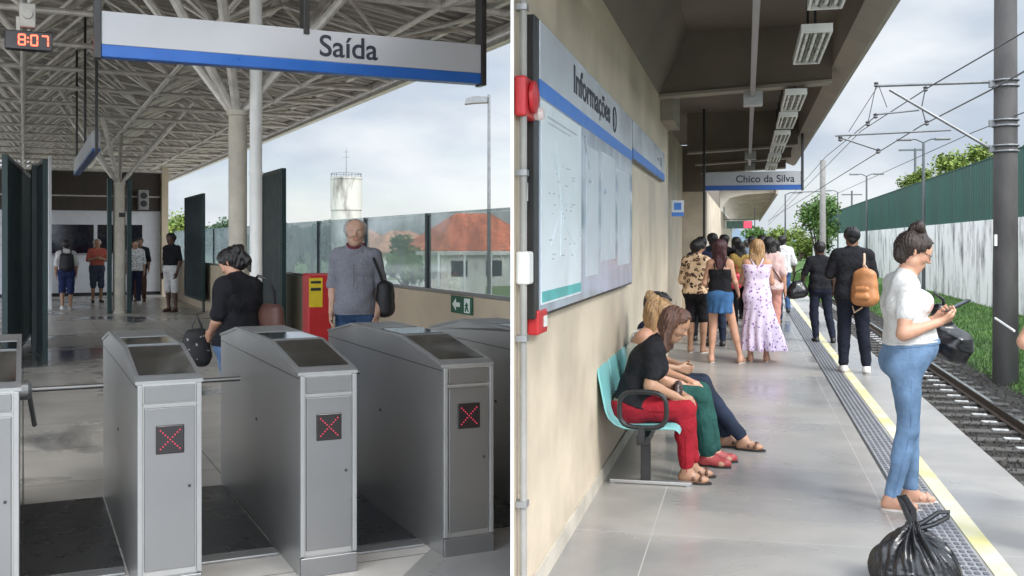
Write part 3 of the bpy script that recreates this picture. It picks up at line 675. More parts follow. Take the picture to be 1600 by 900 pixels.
# emergency exit sign on the parapet
M_exit = mat('exit_green', (.012, .10, .055), .4); M_exw = mat('exit_white', (.75, .8, .76), .4)
ex = thing('exit_sign', 'small green and white exit arrow sign on the beige parapet', 'sign', Lp(3.888, 9.29, 1.0), AL-PI/2)
m = MB(); m.box(-.27, .27, -.006, .004, -.085, .085, .002); m.build('plate', M_exit, ex)
m = MB(); m.prism([(-.22, 0), (-.13, .06), (-.13, .022), (-.03, .022), (-.03, -.022), (-.13, -.022), (-.13, -.06)], 'y', -.010, -.0065); m.build('arrow', M_exw, ex)
m = MB(); m.box(.08, .22, -.009, -.0065, -.07, .07); o = m.build('door_symbol', M_exw, ex)
m = MB(); m.tube([(.15, -.011, .045), (.15, -.011, .046)], .014, 8); m.tube([(.15, -.011, .03), (.145, -.011, -.01), (.12, -.011, -.055)], .009, 6); m.tube([(.147, -.011, -.01), (.175, -.011, -.03), (.19, -.011, -.055)], .008, 6); m.tube([(.12, -.011, .0), (.15, -.011, .022), (.18, -.011, .0)], .007, 6)
m.build('runner_symbol', M_exit, ex)
# ================================================================ turnstiles
M_led_off = mat('display_black', (.012, .008, .010), .18, var=.2)
M_led = mat('led_red', (.30, .01, .02), .4, emit=(1, .05, .14), es=.28)
PR = [(0, .0), (0, .985), (.05, 1.0), (.62, 1.088), (1.60, 1.088), (2.18, 1.0), (2.18, 0)]
M_armst = mat('dull_steel_arm', (.22, .215, .205), .35, .8)
def turnstile(u, label, v0=4.9, cut=0, group='turnstiles in a row'):
    t = thing('turnstile', label, 'turnstile', Lp(u, v0), AL, group); w_ = .14
    pr = [(a, b) for a, b in PR]
    if cut: pr = [(cut, 0), (cut, 1.0+(cut-.05)*.155)]+PR[3:]
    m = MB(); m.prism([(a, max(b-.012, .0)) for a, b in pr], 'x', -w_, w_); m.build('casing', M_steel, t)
    # folded lid: light edge and dark top plates
    m = MB(); top = [p for p in pr if p[1] > .5]
    for (a, za), (b, zb) in zip(top[:-1], top[1:]):
        m.add([(-w_-.008, a, za-.012), (w_+.008, a, za-.012), (w_+.008, b, zb-.012), (-w_-.008, b, zb-.012), (-w_-.008, a, za+.003), (w_+.008, a, za+.003), (w_+.008, b, zb+.003), (-w_-.008, b, zb+.003)],
              [(0,3,2,1),(4,5,6,7),(0,1,5,4),(2,3,7,6),(1,2,6,5),(3,0,4,7)])
    lid = m.build('lid', M_steel_l, t)
    a0, a1 = (.075 if not cut else cut+.03), .60
    def zt(a): return 1.0+(a-.05)*(.088/.57)
    m = MB(); m.add([(-w_+.014, a0, zt(a0)+.0045), (w_-.014, a0, zt(a0)+.0045), (w_-.014, a1, zt(a1)+.0045), (-w_+.014, a1, zt(a1)+.0045)], [(0,1,2,3)]); m.build('sloping_plate', M_steel_top, lid)
    m = MB(); m.box(-w_+.014, w_-.014, .66, 1.05, 1.092, 1.095); m.build('card_reader_plate', M_steel_top, lid)
    m = MB(); m.box(-w_+.014, w_-.014, 1.12, 1.56, 1.092, 1.0945); m.build('rear_plate', M_steel_l, lid)
    for s_ in (-1, 1):    # a seam line along each side under the lid
        m = MB()
        pts = [(0 if not cut else cut, .955), (2.18, .955)]
        for (a, za), (b, zb) in zip(pts[:-1], pts[1:]): m.add([(s_*(w_+.0015), a, za), (s_*(w_+.0015), b, zb), (s_*(w_+.0015), b, zb+.004), (s_*(w_+.0015), a, za+.004)], [(0,1,2,3)])
        m.build('seam', M_dark, t)
    if not cut:
        m = MB()
        for s_ in (-1, 1): m.box(s_*w_-(.022 if s_ > 0 else 0), s_*w_+(.022 if s_ < 0 else 0), -.018, 0, .10, .972, .003)
        m.box(-w_+.0225, w_-.0225, -.014, 0, .875, .885); m.build('front_frame', M_steel_l, t)
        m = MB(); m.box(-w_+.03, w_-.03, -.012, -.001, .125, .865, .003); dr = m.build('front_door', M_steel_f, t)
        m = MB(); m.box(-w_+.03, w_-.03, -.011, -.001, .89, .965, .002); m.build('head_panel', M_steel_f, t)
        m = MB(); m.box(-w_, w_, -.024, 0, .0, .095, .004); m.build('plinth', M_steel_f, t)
        m = MB(); m.box(-.062, .062, -.019, -.012, .655, .785, .004); dp = m.build('display', M_led_off, t)
        m = MB()
        for k in range(-4, 5):
            for s_ in ((1, -1) if k else (1,)):
                m.lathe([(.0010, -.0215), (.0038, -.0208), (.0038, -.0190)], 6, (k*.0105, 0, .72+s_*k*.0105), 'y')
        m.build('red_cross', M_led, dp)
        m = MB(); m.lathe([(.004, -.020), (.007, -.018), (.007, -.012)], 8, (.085, 0, .50), 'y'); m.build('lock', M_dark, dr)
    m = MB(); m.lathe([(.055, 0), (.055, .04), (.035, .06)], 18, (w_, 1.35, .80), 'x'); hub = m.build('rotor_hub', M_steel_l, t, True)
    m = MB(); m.tube([(w_+.03, 1.35, .80), (w_+.43, 1.35, .80)], .0145, 12); m.build('arm', M_armst, t, True)
    m = MB(); m.tube([(w_+.045, 1.36, .78), (w_+.075, 1.62, .56)], .014, 10); m.build('arm', M_steel_l, t, True)
    m = MB(); m.box(-w_-.003, -w_, 1.0, 1.03, .60, .615); m.build('side_slot', M_dark, t)
    return t
turnstile(-.155, 'turnstile at the left edge of the photo, mostly cut off by it', v0=4.93)
turnstile(.605, 'turnstile nearest the camera on the left, showing a red cross')
turnstile(1.345, 'middle turnstile, the one in front of the woman in the black shirt')
turnstile(2.085, 'turnstile in front of the old man, its sloping lid reflecting pale sky')
turnstile(2.85, 'turnstile half hidden at the right, beside the parapet and the platform wall', cut=.72)
# rubber floor strip between the turnstiles, steel thresholds
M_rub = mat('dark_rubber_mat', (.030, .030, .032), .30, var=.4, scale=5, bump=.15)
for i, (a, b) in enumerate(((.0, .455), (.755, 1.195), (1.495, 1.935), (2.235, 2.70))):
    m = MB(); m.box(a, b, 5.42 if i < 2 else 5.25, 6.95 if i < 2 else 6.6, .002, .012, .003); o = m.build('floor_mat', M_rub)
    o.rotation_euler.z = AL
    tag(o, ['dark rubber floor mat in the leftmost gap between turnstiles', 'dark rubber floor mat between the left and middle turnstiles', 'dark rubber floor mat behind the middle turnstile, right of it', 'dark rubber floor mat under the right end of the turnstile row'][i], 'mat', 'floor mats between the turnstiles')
for i, (a, b) in enumerate(((.0, .455), (.755, 1.195), (1.495, 1.935))):
    o = MB().box(a+.005, b-.005, 5.12 if i == 2 else 5.30, 5.23 if i == 2 else 5.41, .002, .014, .003).build('threshold', M_steel_l); o.rotation_euler.z = AL
    tag(o, ['steel threshold in the leftmost gap between turnstiles', 'steel threshold between the left and middle turnstiles', 'steel threshold right of the middle turnstile'][i], 'threshold', 'steel thresholds')
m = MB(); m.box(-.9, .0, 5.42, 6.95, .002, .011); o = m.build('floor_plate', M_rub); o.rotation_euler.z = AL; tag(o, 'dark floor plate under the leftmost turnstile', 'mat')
# ================================================================ hanging signs
def hang_sign(name, label, loc, rz, W_, H_, txt, posts, ztop, tsize, tx, blue=.2, small=None, right_edge=True):
    t = thing(name, label, 'sign', loc, rz)
    m = MB(); m.box(0, W_, -.05, .05, H_*blue, H_, .004); m.build('panel', M_signw, t)
    m = MB(); m.box(0, W_, -.052, .052, 0, H_*blue-.001, .004); m.build('blue_band', M_signb, t)
    if txt: text(txt, tsize, M_txt, (tx, -.0515, H_*(.5 if not small else .5)-tsize*.14), (PI/2, 0, 0), t, 'lettering', bold=tsize*.013)
    if small: text(small[0], small[1], small[3], (small[2], -.0515, H_*.42), (PI/2, 0, 0), t, 'lettering')
    for px, zb in posts:
        m = MB(); m.box(px-.02, px+.02, -.06, .06, zb, ztop, .003); m.build('hanger', M_black, t)
    return t
zs = 2.775
hang_sign('hanging_sign', 'long hanging sign reading Saída with a blue band along its bottom', Lp(.44, 6.9, zs), AL, 2.58, .285, 'Saída', [(-.021, -.01), (2.601, -.01), (1.29, .25)], zr(1)-zs-.15, .205, 1.375, .27)
# the middle hanger stops on top of the panel; the second sign runs along the hall
t = thing('hanging_sign', 'white hanging sign seen almost edge on above the far column', 'sign', Lp(.87, 14.5, 2.78), AL)
m = MB(); m.box(-.05, .05, 0, 5.4, .07, .30, .004); m.build('panel', M_signw, t)
m = MB(); m.box(-.052, .052, 0, 5.4, .035, .069, .004); m.build('blue_band', M_signb, t)
for y in (-.02, 2.7, 5.42): m = MB(); m.box(-.018, .018, y-.02, y+.02, 0 if y != 2.7 else .30, zr(.9)-2.9, .003); m.build('hanger', M_black, t)
# ---- clock
ck = thing('digital_clock', 'black digital clock with red numerals hanging from the canopy', 'clock', Lp(.045, 9.95, 3.30), AL)
m = MB(); m.box(-.19, .19, -.05, .05, 0, .165, .008); cs = m.build('case', M_led_off, ck)
m = MB(); m.box(-.012, .012, -.012, .012, .165, ZB-3.34); m.box(-.10, -.07, -.02, .02, .165, .29); m.build('bracket', M_tube, ck)
m = MB(); m.box(-.075, .055, -.10, .04, .19, .40, .01); m.lathe([(.04, -.13), (.045, -.10)], 14, (-.01, 0, .30), 'y'); m.build('camera_housing', M_tube, ck)
M_digit = mat('red_numerals', (.6, .02, .01), .4, emit=(1, .10, .05), es=2.6)
SEG = {'8': 'abcdefg', '0': 'abcdef', '7': 'abc'}
def digit(mb, ch, x0, z0, w_, h_):
    t_ = w_*.20; y0, y1 = -.056, -.051
    sg = dict(a=(x0+t_*.6, x0+w_-t_*.6, z0+h_-t_, z0+h_), d=(x0+t_*.6, x0+w_-t_*.6, z0, z0+t_), g=(x0+t_*.6, x0+w_-t_*.6, z0+h_/2-t_/2, z0+h_/2+t_/2),
              f=(x0, x0+t_, z0+h_/2+t_*.3, z0+h_-t_*.5), b=(x0+w_-t_, x0+w_, z0+h_/2+t_*.3, z0+h_-t_*.5), e=(x0, x0+t_, z0+t_*.5, z0+h_/2-t_*.3), c=(x0+w_-t_, x0+w_, z0+t_*.5, z0+h_/2-t_*.3))
    for k_ in SEG[ch]: a, b, c, d = sg[k_]; mb.box(a, b, y0, y1, c, d)
m = MB(); digit(m, '8', -.085, .035, .062, .10); digit(m, '0', .012, .035, .062, .10); digit(m, '7', .098, .035, .062, .10)
m.box(-.012, .0, -.056, -.051, .062, .074); m.box(-.012, .0, -.056, -.051, .098, .110); m.build('numerals', M_digit, cs)
# ================================================================ pivoting green door leaves
def leaf(label, p0, p1, h0=.04, h1=2.74, th=.07):
    a = Vector(p0); b = Vector(p1); d = b-a; L_ = math.hypot(d.x, d.y); rz = math.atan2(d.y, d.x)
    t = thing('door_leaf', label, 'door', Lp(a.x, a.y), AL+rz, 'tall green metal door leaves standing open')
    m = MB(); m.box(.06, L_-.06, -th*.32, th*.32, h0+.06, h1-.06); 
    m.build('panel', M_green, t)
    m = MB()
    k = int(L_/.14)
    for s_ in (-1, 1):
        for i in range(1, k): m.box(L_*i/k-.006, L_*i/k+.006, s_*th*.32-.006, s_*th*.32+.006, h0+.06, h1-.06)
    m.build('ribs', M_green, t)
    m = MB(); m.box(0, .06, -th/2, th/2, h0, h1, .004); m.box(L_-.06, L_, -th/2, th/2, h0, h1, .004); m.box(.0605, L_-.0605, -th/2, th/2, h0, h0+.06); m.box(.0605, L_-.0605, -th/2, th/2, h1-.06, h1); m.build('frame', M_green, t)
    m = MB(); m.tube([(.03, 0, 0), (.03, 0, h0+.01)], .03, 10); m.build('pivot', M_dark, t, True)
    return t
leaf('tall green door leaf on the right, behind the middle turnstile', (3.57, 15.5), (3.57, 16.95))
leaf('far green door leaf right of the man in white shorts', (4.02-.27, 24.3), (3.75, 27.2), h0=.25)
leaf('widest green door leaf at the left edge of the photo', (-.21, 14.6), (.10, 19.2))
leaf('narrow green door leaf at the left, seen edge on, left of the walking man', (.27, 15.2), (.14, 17.4), h0=.0)
m = MB(); m.box(-.05, .05, -.05, .05, 0, 2.74, .004); o = m.build('post', M_green); o.location = Lp(.16, 16.4); o.rotation_euler.z = AL; tag(o, 'slim dark green post between the left door leaves', 'post')
# frame above the left leaves, wall on the far left
# ================================================================ ticket booth at the far end
bo = thing('ticket_booth', 'pale ticket booth with dark windows under a brown fascia at the far end', 'booth', Lp(0, 33.2), AL)
M_booth = mat('booth_white', (.66, .67, .70), .5, var=.05); M_fascia = mat('brown_fascia', (.05, .037, .028), .6, var=.15); M_win = mat('dark_glass', (.008, .010, .02), .08, var=.3, rvar=.02)
m = MB(); m.box(-1.5, 3.82, 0, .12, 0, 1.28); m.box(-1.5, 3.82, 0, .12, 2.14, 2.56); m.box(-1.5, .72, 0, .12, 1.2802, 2.1398); m.box(1.92, 2.02, 0, .12, 1.2802, 2.1398); m.box(3.3, 3.82, 0, .12, 1.2802, 2.1398); m.build('wall', M_booth, bo)
for a, b in ((.72, 1.92), (2.02, 3.3)): m = MB(); m.box(a, b, .06, .075, 1.28, 2.14); w1 = m.build('window', M_win, bo); m = MB(); m.box(a, b, -.10, .0, 1.24, 1.275); m.build('sill', M_steel_l, w1)
m = MB(); m.box(-1.5, 3.82, -.05, .3, 2.565, 3.72); m.build('fascia', M_fascia, bo)
m = MB(); m.box(-1.5, 3.82, -.07, -.052, 2.98, 3.02); m.box(-1.5, 3.9, -.4, .3, 3.725, 3.80); m.build('fascia_rail', M_tube, bo)
m = MB(); m.box(3.83, 4.02, -.35, 1.2, 0, 3.9); m.build('end_wall', M_beige, bo)
m = MB(); m.box(-1.5, 3.82, -.03, -.001, 0, .10); m.build('skirting', M_dark, bo)
m = MB(); m.box(3.15, 3.45, -.40, -.06, 2.60, 3.20, .02); sp = m.build('loudspeaker_box', mat('grey_box', (.25, .25, .24), .6), bo)
m = MB(); m.lathe([(.09, -.415), (.10, -.405)], 14, (3.3, 0, 3.02), 'y'); m.lathe([(.09, -.415), (.10, -.405)], 14, (3.3, 0, 2.78), 'y'); m.build('speaker_cone', M_dark, sp)
o = MB().box(.56, .62, 27.0, 33.1, 0, 3.7).build('side_wall', M_booth); o.rotation_euler.z = AL; o.scale = (1, 1, 1); tag(o, 'pale side wall running back to the ticket booth', 'wall')
# red rubbish-bin like totem
tt = thing('red_totem', 'red totem with a yellow label standing behind the old man', 'totem', Lp(3.12, 11.9), AL)
M_red = mat('red_paint', (.48, .02, .025), .4, var=.08); M_yel = mat('yellow_label', (.65, .50, .02), .5)
m = MB(); m.box(-.13, .15, -.14, .14, 0, 1.25, .02); m.build('body', M_red, tt)
m = MB(); m.box(-.12, .04, -.1435, -.1405, .86, 1.20, .001); lb = m.build('label', M_yel, tt)
m = MB(); m.box(-.10, .02, -.1455, -.1438, 1.135, 1.165); m.box(-.10, .02, -.1455, -.1438, 1.05, 1.085); m.build('black_bars', M_dark, lb)
# ================================================================ platform side
M_wallR = mat('cream_painted_wall', (.56, .475, .365), .5, var=.17, scale=1.3, bump=.10, bscale=30, rvar=.12)
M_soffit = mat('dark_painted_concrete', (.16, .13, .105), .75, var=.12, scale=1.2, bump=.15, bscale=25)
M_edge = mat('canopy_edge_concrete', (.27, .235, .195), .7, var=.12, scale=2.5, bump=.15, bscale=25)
UW = -.95; K0 = .0019
def clipR(pts): return pts
# wall: its near end is cut square to the view so that only the thin white end trim shows
wl = thing('platform_wall', 'cream painted wall of the station building along the platform', 'wall', (0, 0, 0), AR)
def toR(P): return (P.x*math.cos(-AR)-P.y*math.sin(-AR), P.x*math.sin(-AR)+P.y*math.cos(-AR))
ya = .95/(math.sin(-AR)*1.0-K0*math.cos(AR)) ; fa_ = toR(Vector((ya*K0, ya, 0)))
yb = 1.07/(math.sin(-AR)); fb_ = toR(Vector((yb*0, yb, 0)))
m = MB(); m.prism([fa_, (UW, 12.86), (UW-.12, 12.86), fb_], 'z', .004, 3.95); m.build('wall_face', M_wallR, wl)
ca, cb = toR(Vector((-.0062, 4.2, 0))), toR(Vector((.0062, 4.2, 0))); cc, cdd = toR(Vector((.0062*1.0, 4.285, 0))), toR(Vector((-.0068, 4.86, 0)))
e1 = toR(Vector((-.0058, 4.24, 0))); e2 = toR(Vector((.0070, 4.24, 0))); e3 = toR(Vector((.0070, 4.30, 0))); e4 = toR(Vector((-.0015, 4.78, 0))); e5 = toR(Vector((-.0068, 4.82, 0)))
m = MB(); m.prism([e1, e2, e3, e4, e5], 'z', .004, 3.99); m.build('end_trim', mat('white_trim', (.85, .85, .84), .45, var=.02), wl)
m = MB(); m.box(UW+.001, UW+.014, fa_[1]+.03, 12.85, .004, .10); m.build('skirting', M_concrete, wl)
o = MB().box(-1.62, -1.50, 12.88, 25.0, .004, 3.9).build('recess_wall', M_wallR); o.rotation_euler.z = AR; tag(o, 'cream wall set back in the recess beyond the benches', 'wall')
o = MB().box(-1.62, -1.07, 12.75, 12.87, .004, 3.9).build('return_wall', M_wallR); o.rotation_euler.z = AR; tag(o, 'short cream wall closing the end of the platform wall', 'wall')
bl = thing('station_block', 'cream station block beyond the recess, with a dark upper storey', 'building', (0, 0, 0), AR)
m = MB(); m.box(-1.66, -.93, 25.02, 70, .004, 2.83); m.build('lower_wall', M_wallR, bl)
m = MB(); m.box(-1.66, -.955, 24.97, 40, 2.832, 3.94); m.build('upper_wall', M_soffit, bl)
# ---- canopy: slab, downstand beams, edge beam
cn = thing('platform_canopy', 'dark concrete canopy with downstand beams over the platform', 'canopy', (0, 0, 0), AR)
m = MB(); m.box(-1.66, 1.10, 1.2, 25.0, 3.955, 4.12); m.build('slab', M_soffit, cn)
m = MB(); m.prism([(.90, 3.50), (1.08, 3.42), (1.14, 3.45), (1.14, 4.14), (1.101, 4.14), (1.101, 3.954), (.90, 3.954)], 'y', 1.2, 25.1); m.build('edge_beam', M_edge, cn)
for v in (4.6, 11.6, 19.0, 21.9, 24.75):
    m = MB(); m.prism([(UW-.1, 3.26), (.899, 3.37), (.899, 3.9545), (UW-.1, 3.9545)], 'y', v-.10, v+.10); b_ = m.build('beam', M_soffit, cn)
    m = MB(); m.prism([(UW-.1, 3.225), (.899, 3.335), (.899, 3.368), (UW-.1, 3.258)], 'y', v-.13, v+.11); m.build('beam_lip', M_edge, b_)
m = MB(); m.prism([(UW+.001, 3.26), (UW+.10, 3.45), (UW+.32, 3.954), (UW+.001, 3.954)], 'y', 4.72, 11.48); m.build('haunch', M_soffit, cn)
m = MB(); m.box(UW+.002, UW+.15, 11.72, 12.8, 3.0, 3.94); m.build('wall_bracket', M_edge, cn)
cf = thing('far_canopy', 'far pale canopy seen under the station name sign', 'canopy', (0, 0, 0), AR)
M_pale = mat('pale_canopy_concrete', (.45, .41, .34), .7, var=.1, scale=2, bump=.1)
m = MB(); m.box(-1.0, 1.05, 38.5, 90, 3.62, 3.78); m.build('slab', M_pale, cf)
for v in range(39, 90, 4):
    m = MB(); m.prism([(-.95, 2.2), (-.9, 2.9), (-.6, 3.25), (.0, 3.38), (1.0, 3.44), (1.0, 3.618), (-.95, 3.618)], 'y', v-.12, v+.12); m.build('bracket', M_pale, cf)
m = MB(); m.box(1.051, 1.13, 38.4, 90, 3.36, 3.82); m.build('edge_beam', M_edge, cf)
# ---- ceiling conduit with boxes
cdn = thing('ceiling_conduit', 'pale cable trunking with square boxes along the middle of the canopy ceiling', 'conduit', (0, 0, 0), AR)
m = MB(); m.box(.04, .09, 2.0, 24.6, 3.17, 3.22, .004); m.build('trunking', M_steel_l, cdn)
for v in (11.3, 18.7, 21.6): m = MB(); m.box(-.03, .17, v-.09, v+.09, 3.08, 3.23, .006); m.build('junction_box', mat('grey_box2', (.42, .42, .43), .5) if v == 11.3 else cdn.children[1].data.materials[0], cdn)
m = MB(); m.tube([(.42, 2.5, 3.9), (.42, 8, 3.9)], .012, 8); m.tube([(-.8, 15.0, 3.80), (.8, 15.0, 3.88)], .012, 8); m.build('thin_conduit', M_tube, cdn)
# ---- ceiling lights
M_tubel = mat('lamp_tube_off', (.78, .78, .76), .3, var=.02); M_louv = mat('luminaire_reflector', (.50, .50, .48), .25, .6); M_lf = mat('luminaire_frame', (.74, .74, .72), .4)
ords = ['nearest ceiling light, cut off by the top of the photo', 'large ceiling light, second along the canopy, tilted into view', 'ceiling light just beyond the first ceiling beam', 'ceiling light fourth along the canopy edge', 'ceiling light fifth along the canopy edge', 'ceiling light sixth along the canopy edge', 'ceiling light seventh along, near the canopy end', 'farthest small ceiling light at the canopy end']
for i, v in enumerate((6.55, 8.75, 12.1, 14.1, 16.3, 18.1, 20.3, 22.7)):
    t = thing('ceiling_light', ords[i], 'light', Rp(.52, v, 3.20), AR, 'fluorescent lights under the canopy'); 
    m = MB(); m.box(-.115, .115, -.72, .72, .05, .065); m.box(-.115, -.095, -.72, .72, 0, .0495, .003); m.box(.095, .115, -.72, .72, 0, .0495, .003); m.box(-.0945, .0945, -.72, -.69, 0, .0495); m.box(-.0945, .0945, .69, .72, 0, .0495); m.build('frame', M_lf, t)
    m = MB()
    for x in (-.062, 0, .062): m.prism([(x-.028, .005), (x-.02, .045), (x+.02, .045), (x+.028, .005), (x+.026, .004), (x+.018, .0485), (x-.018, .0485), (x-.026, .004)], 'y', -.68, .68)
    m.build('reflector', M_louv, t)
    for x in (-.062, 0, .062): m = MB(); m.tube([(x, -.6, .018), (x, .6, .018)], .013, 8); m.build('tube', M_tubel, t, True)
    m = MB(); m.box(-.01, .01, -.5, -.48, .066, .75); m.box(-.01, .01, .48, .5, .066, .75); m.build('hanger', M_black, t)
# ---- information boards on the wall
M_brd = mat('board_white', (.60, .64, .70), .22, var=.04, scale=1.5); M_brdblue = mat('board_blue', (.05, .20, .62), .35, var=.05)
M_brdgl = mat('noticeboard_reflections', (.42, .48, .56), .15, var=.16, scale=1.4, stretch=(1, 3, .7), rvar=.05); M_poster = mat('poster_white', (.70, .76, .80), .35, var=.04); M_teal = mat('poster_teal', (.10, .42, .42), .4)  # noticeboard: grey-blue glass reflections painted into its colour
M_ink = mat('faded_ink', (.42, .46, .51), .6)
bd = thing('information_board', 'large information board headed Informações with posters, on the platform wall', 'notice board', (0, 0, 0), AR)
uf = UW+.05
m = MB(); m.box(UW+.002, uf-.006, 4.40, 8.32, 1.28, 2.62, .003); m.build('back_panel', M_black, bd)
m = MB(); m.box(uf-.0055, uf, 4.50, 8.30, 2.352, 2.615, .002); m.build('header', M_signw if False else M_brd, bd)
m = MB(); m.box(uf-.0055, uf+.0005, 4.50, 8.30, 2.275, 2.351); m.build('blue_band', M_brdblue, bd)
m = MB(); m.box(uf-.0055, uf-.001, 4.50, 8.30, 1.295, 2.274); m.build('notice_face', M_brdgl, bd)
m = MB(); m.box(uf-.0009, uf+.002, 4.52, 5.66, 1.335, 2.262); ps = m.build('poster', M_poster, bd)
m = MB(); m.box(uf+.0022, uf+.003, 4.53, 5.65, 1.345, 1.395); m.build('teal_strip', M_teal, ps)
rr = random.Random(4); m = MB()
m.box(uf+.0022, uf+.003, 4.66, 5.5, 2.195, 2.205); m.box(uf+.0022, uf+.003, 4.66, 5.3, 2.17, 2.177)
for _ in range(26):
    y = rr.uniform(4.65, 5.4); z = rr.uniform(1.50, 2.05); m.box(uf+.0022, uf+.003, y, y+rr.uniform(.02, .12), z, z+.006)
m.build('faint_print', M_ink, ps)
M_route = mat('faint_route_lines', (.60, .68, .73), .5); m = MB()
for k_, pts_ in enumerate(([(4.7, 2.05), (4.95, 1.95), (5.1, 1.72), (5.35, 1.62), (5.5, 1.5)], [(4.75, 1.6), (5.0, 1.78), (5.2, 1.82), (5.52, 1.98)], [(4.9, 2.1), (5.02, 1.8), (5.0, 1.55)])): m.tube([(uf+.0025, a_, b_) for a_, b_ in pts_], .003, 4)
m.build('route_lines', M_route, ps)
for y0, y1, z0, z1 in ((5.85, 6.35, 1.42, 2.18), (6.5, 7.2, 1.5, 2.2), (7.35, 8.1, 1.45, 2.15)):
    m = MB(); m.box(uf-.0009, uf+.001, y0, y1, z0, z1); m.build('notice_sheet', mat('paper', (.56, .61, .66), .4, var=.06), bd)
m = MB(); m.tube([(uf+.004, 5.78, 2.22), (uf+.004, 5.95, 2.05)], .008, 6); m.tube([(uf+.004, 5.95, 1.98), (uf+.004, 5.97, 1.975)], .012, 6); m.tube([(uf+.004, 6.62, 1.95), (uf+.004, 6.64, 1.945)], .014, 6); m.build('tape', M_ink, bd)
text('Informações', .205, M_txt, (uf+.0012, 5.40, 2.425), (PI/2, 0, PI/2), bd, 'lettering', bold=.004, fit=1.50)
m = MB(); m.tube([(uf+.002, 7.14+.085*math.cos(2*PI*k/20), 2.475+.085*math.sin(2*PI*k/20)) for k in range(20)], .006, 6, closed=True); m.build('circle_symbol', M_txt, bd)
text('i', .14, M_txt, (uf+.0012, 7.12, 2.43), (PI/2, 0, PI/2), bd, 'lettering', bold=.003)
s2 = thing('wall_sign', 'narrow white and blue sign at the right end of the information board', 'sign', (0, 0, 0), AR)
m = MB(); m.box(UW+.002, uf-.006, 8.36, 11.7, 2.30, 2.62, .003); m.build('back_panel', M_black, s2)
m = MB(); m.box(uf-.0055, uf, 8.38, 11.68, 2.385, 2.615); m.build('header', M_brd, s2)
m = MB(); m.box(uf-.0055, uf+.0005, 8.38, 11.68, 2.305, 2.384); m.build('blue_band', M_brdblue, s2)
text('.. a', .15, M_txt, (uf+.0012, 10.9, 2.44), (PI/2, 0, PI/2), s2, 'lettering', bold=.003) if False else None
m = MB(); m.box(uf+.001, uf+.002, 10.75, 10.85, 2.47, 2.50); m.box(uf+.001, uf+.002, 11.05, 11.09, 2.44, 2.53); m.box(uf+.001, uf+.002, 11.20, 11.24, 2.44, 2.53); m.build('worn_print', M_txt, s2)
# ---- wall fittings at the near end
al = thing('fire_alarm', 'red fire alarm bell and lamp high on the platform wall', 'alarm', Rp(UW, 4.30, 2.15), AR)
m = MB(); m.box(0, .05, -.11, .11, 0, .17, .01); m.build('back_box', M_red, al)
m = MB(); m.lathe([(.06, .05), (.07, .055), (.07, .07), (.04, .08)], 20, (0, 0, .09), 'x'); m.build('sounder', M_red, al, True)
m = MB(); m.lathe([(.028, .05), (.032, .07), (.022, .09)], 14, (0, .085, .03), 'x'); m.build('lamp_lens', mat('clear_lens', (.7, .6, .58), .2), al, True)
fc = thing('fire_call_point', 'small red fire call point low on the platform wall', 'call point', Rp(UW, 4.55, 1.205), AR)
m = MB(); m.box(0, .055, -.10, .10, 0, .11, .01); m.build('box', M_red, fc); m = MB(); m.box(.056, .060, .0, .07, .03, .08); m.build('window', M_white, fc)
ws = thing('wall_plate', 'small dark plate with a white figure on the platform wall', 'sign', Rp(UW, 4.44, 1.76), AR)
m = MB(); m.box(.001, .012, -.085, .085, 0, .18, .002); m.build('plate', mat('plate_dark', (.09, .09, .10), .4), ws)
m = MB(); m.prism([(-.05, .04), (.03, .04), (.05, .09), (.0, .15), (-.04, .12)], 'x', .013, .016); m.build('white_mark', M_white, ws)
cp = thing('wall_conduit', 'grey vertical cable pipe at the near end of the platform wall', 'pipe', Rp(UW, 4.235, 0), AR)
m = MB(); m.tube([(.03, 0, .01), (.03, 0, 3.9)], .016, 10); m.build('pipe', mat('grey_pipe', (.30, .29, .27), .5), cp, True)
m = MB(); m.box(.001, .06, -.02, .075, 1.44, 1.58, .01); m.build('white_box', M_white, cp)
for z in (.5, 1.2, 1.9, 2.6): m = MB(); m.box(.001, .05, -.025, .025, z, z+.025); m.build('clip', M_steel_l, cp)
bs = thing('projecting_sign', 'small square blue and white sign projecting from the wall end', 'sign', Rp(-.91, 12.95, 1.94), AR)
m = MB(); m.box(0, .15, -.01, .01, 0, .20, .003); m.build('plate', M_brd, bs); m = MB(); m.box(.0, .15, -.0115, -.0102, .0, .05); m.box(.03, .12, -.0115, -.0102, .08, .17); m.build('blue_mark', M_brdblue, bs)
# ---- station name sign
hang_sign('station_sign', 'hanging station name sign reading Chico da Silva with a blue bottom band', Rp(-.70, 18.3, 2.52), AR, 1.62, .32, 'Chico da Silva', [(-.022, -.9), (1.642, -.01)], 3.95-2.52, .175, .52, .26, small=('Estação', .085, .17, M_ink))
dpn = thing('departure_display', 'dark departure display with a red panel hanging far down the platform', 'display', Rp(-.66, 36.0, 2.08), AR)
m = MB(); m.box(0, .86, -.06, .06, 0, .26, .01); m.build('case', mat('display_green_black', (.01, .035, .025), .3), dpn)
m = MB(); m.box(.58, .84, -.066, -.061, .02, .24); m.build('red_panel', mat('display_red', (.5, .02, .04), .4, emit=(1, .05, .1), es=.7), dpn)
m = MB(); m.box(-.10, -.07, -.02, .02, .0, .75); m.box(.93, .96, -.02, .02, .0, .75); m.box(-.069, .929, -.02, .02, .30, .33); m.build('hanger', M_black, dpn)
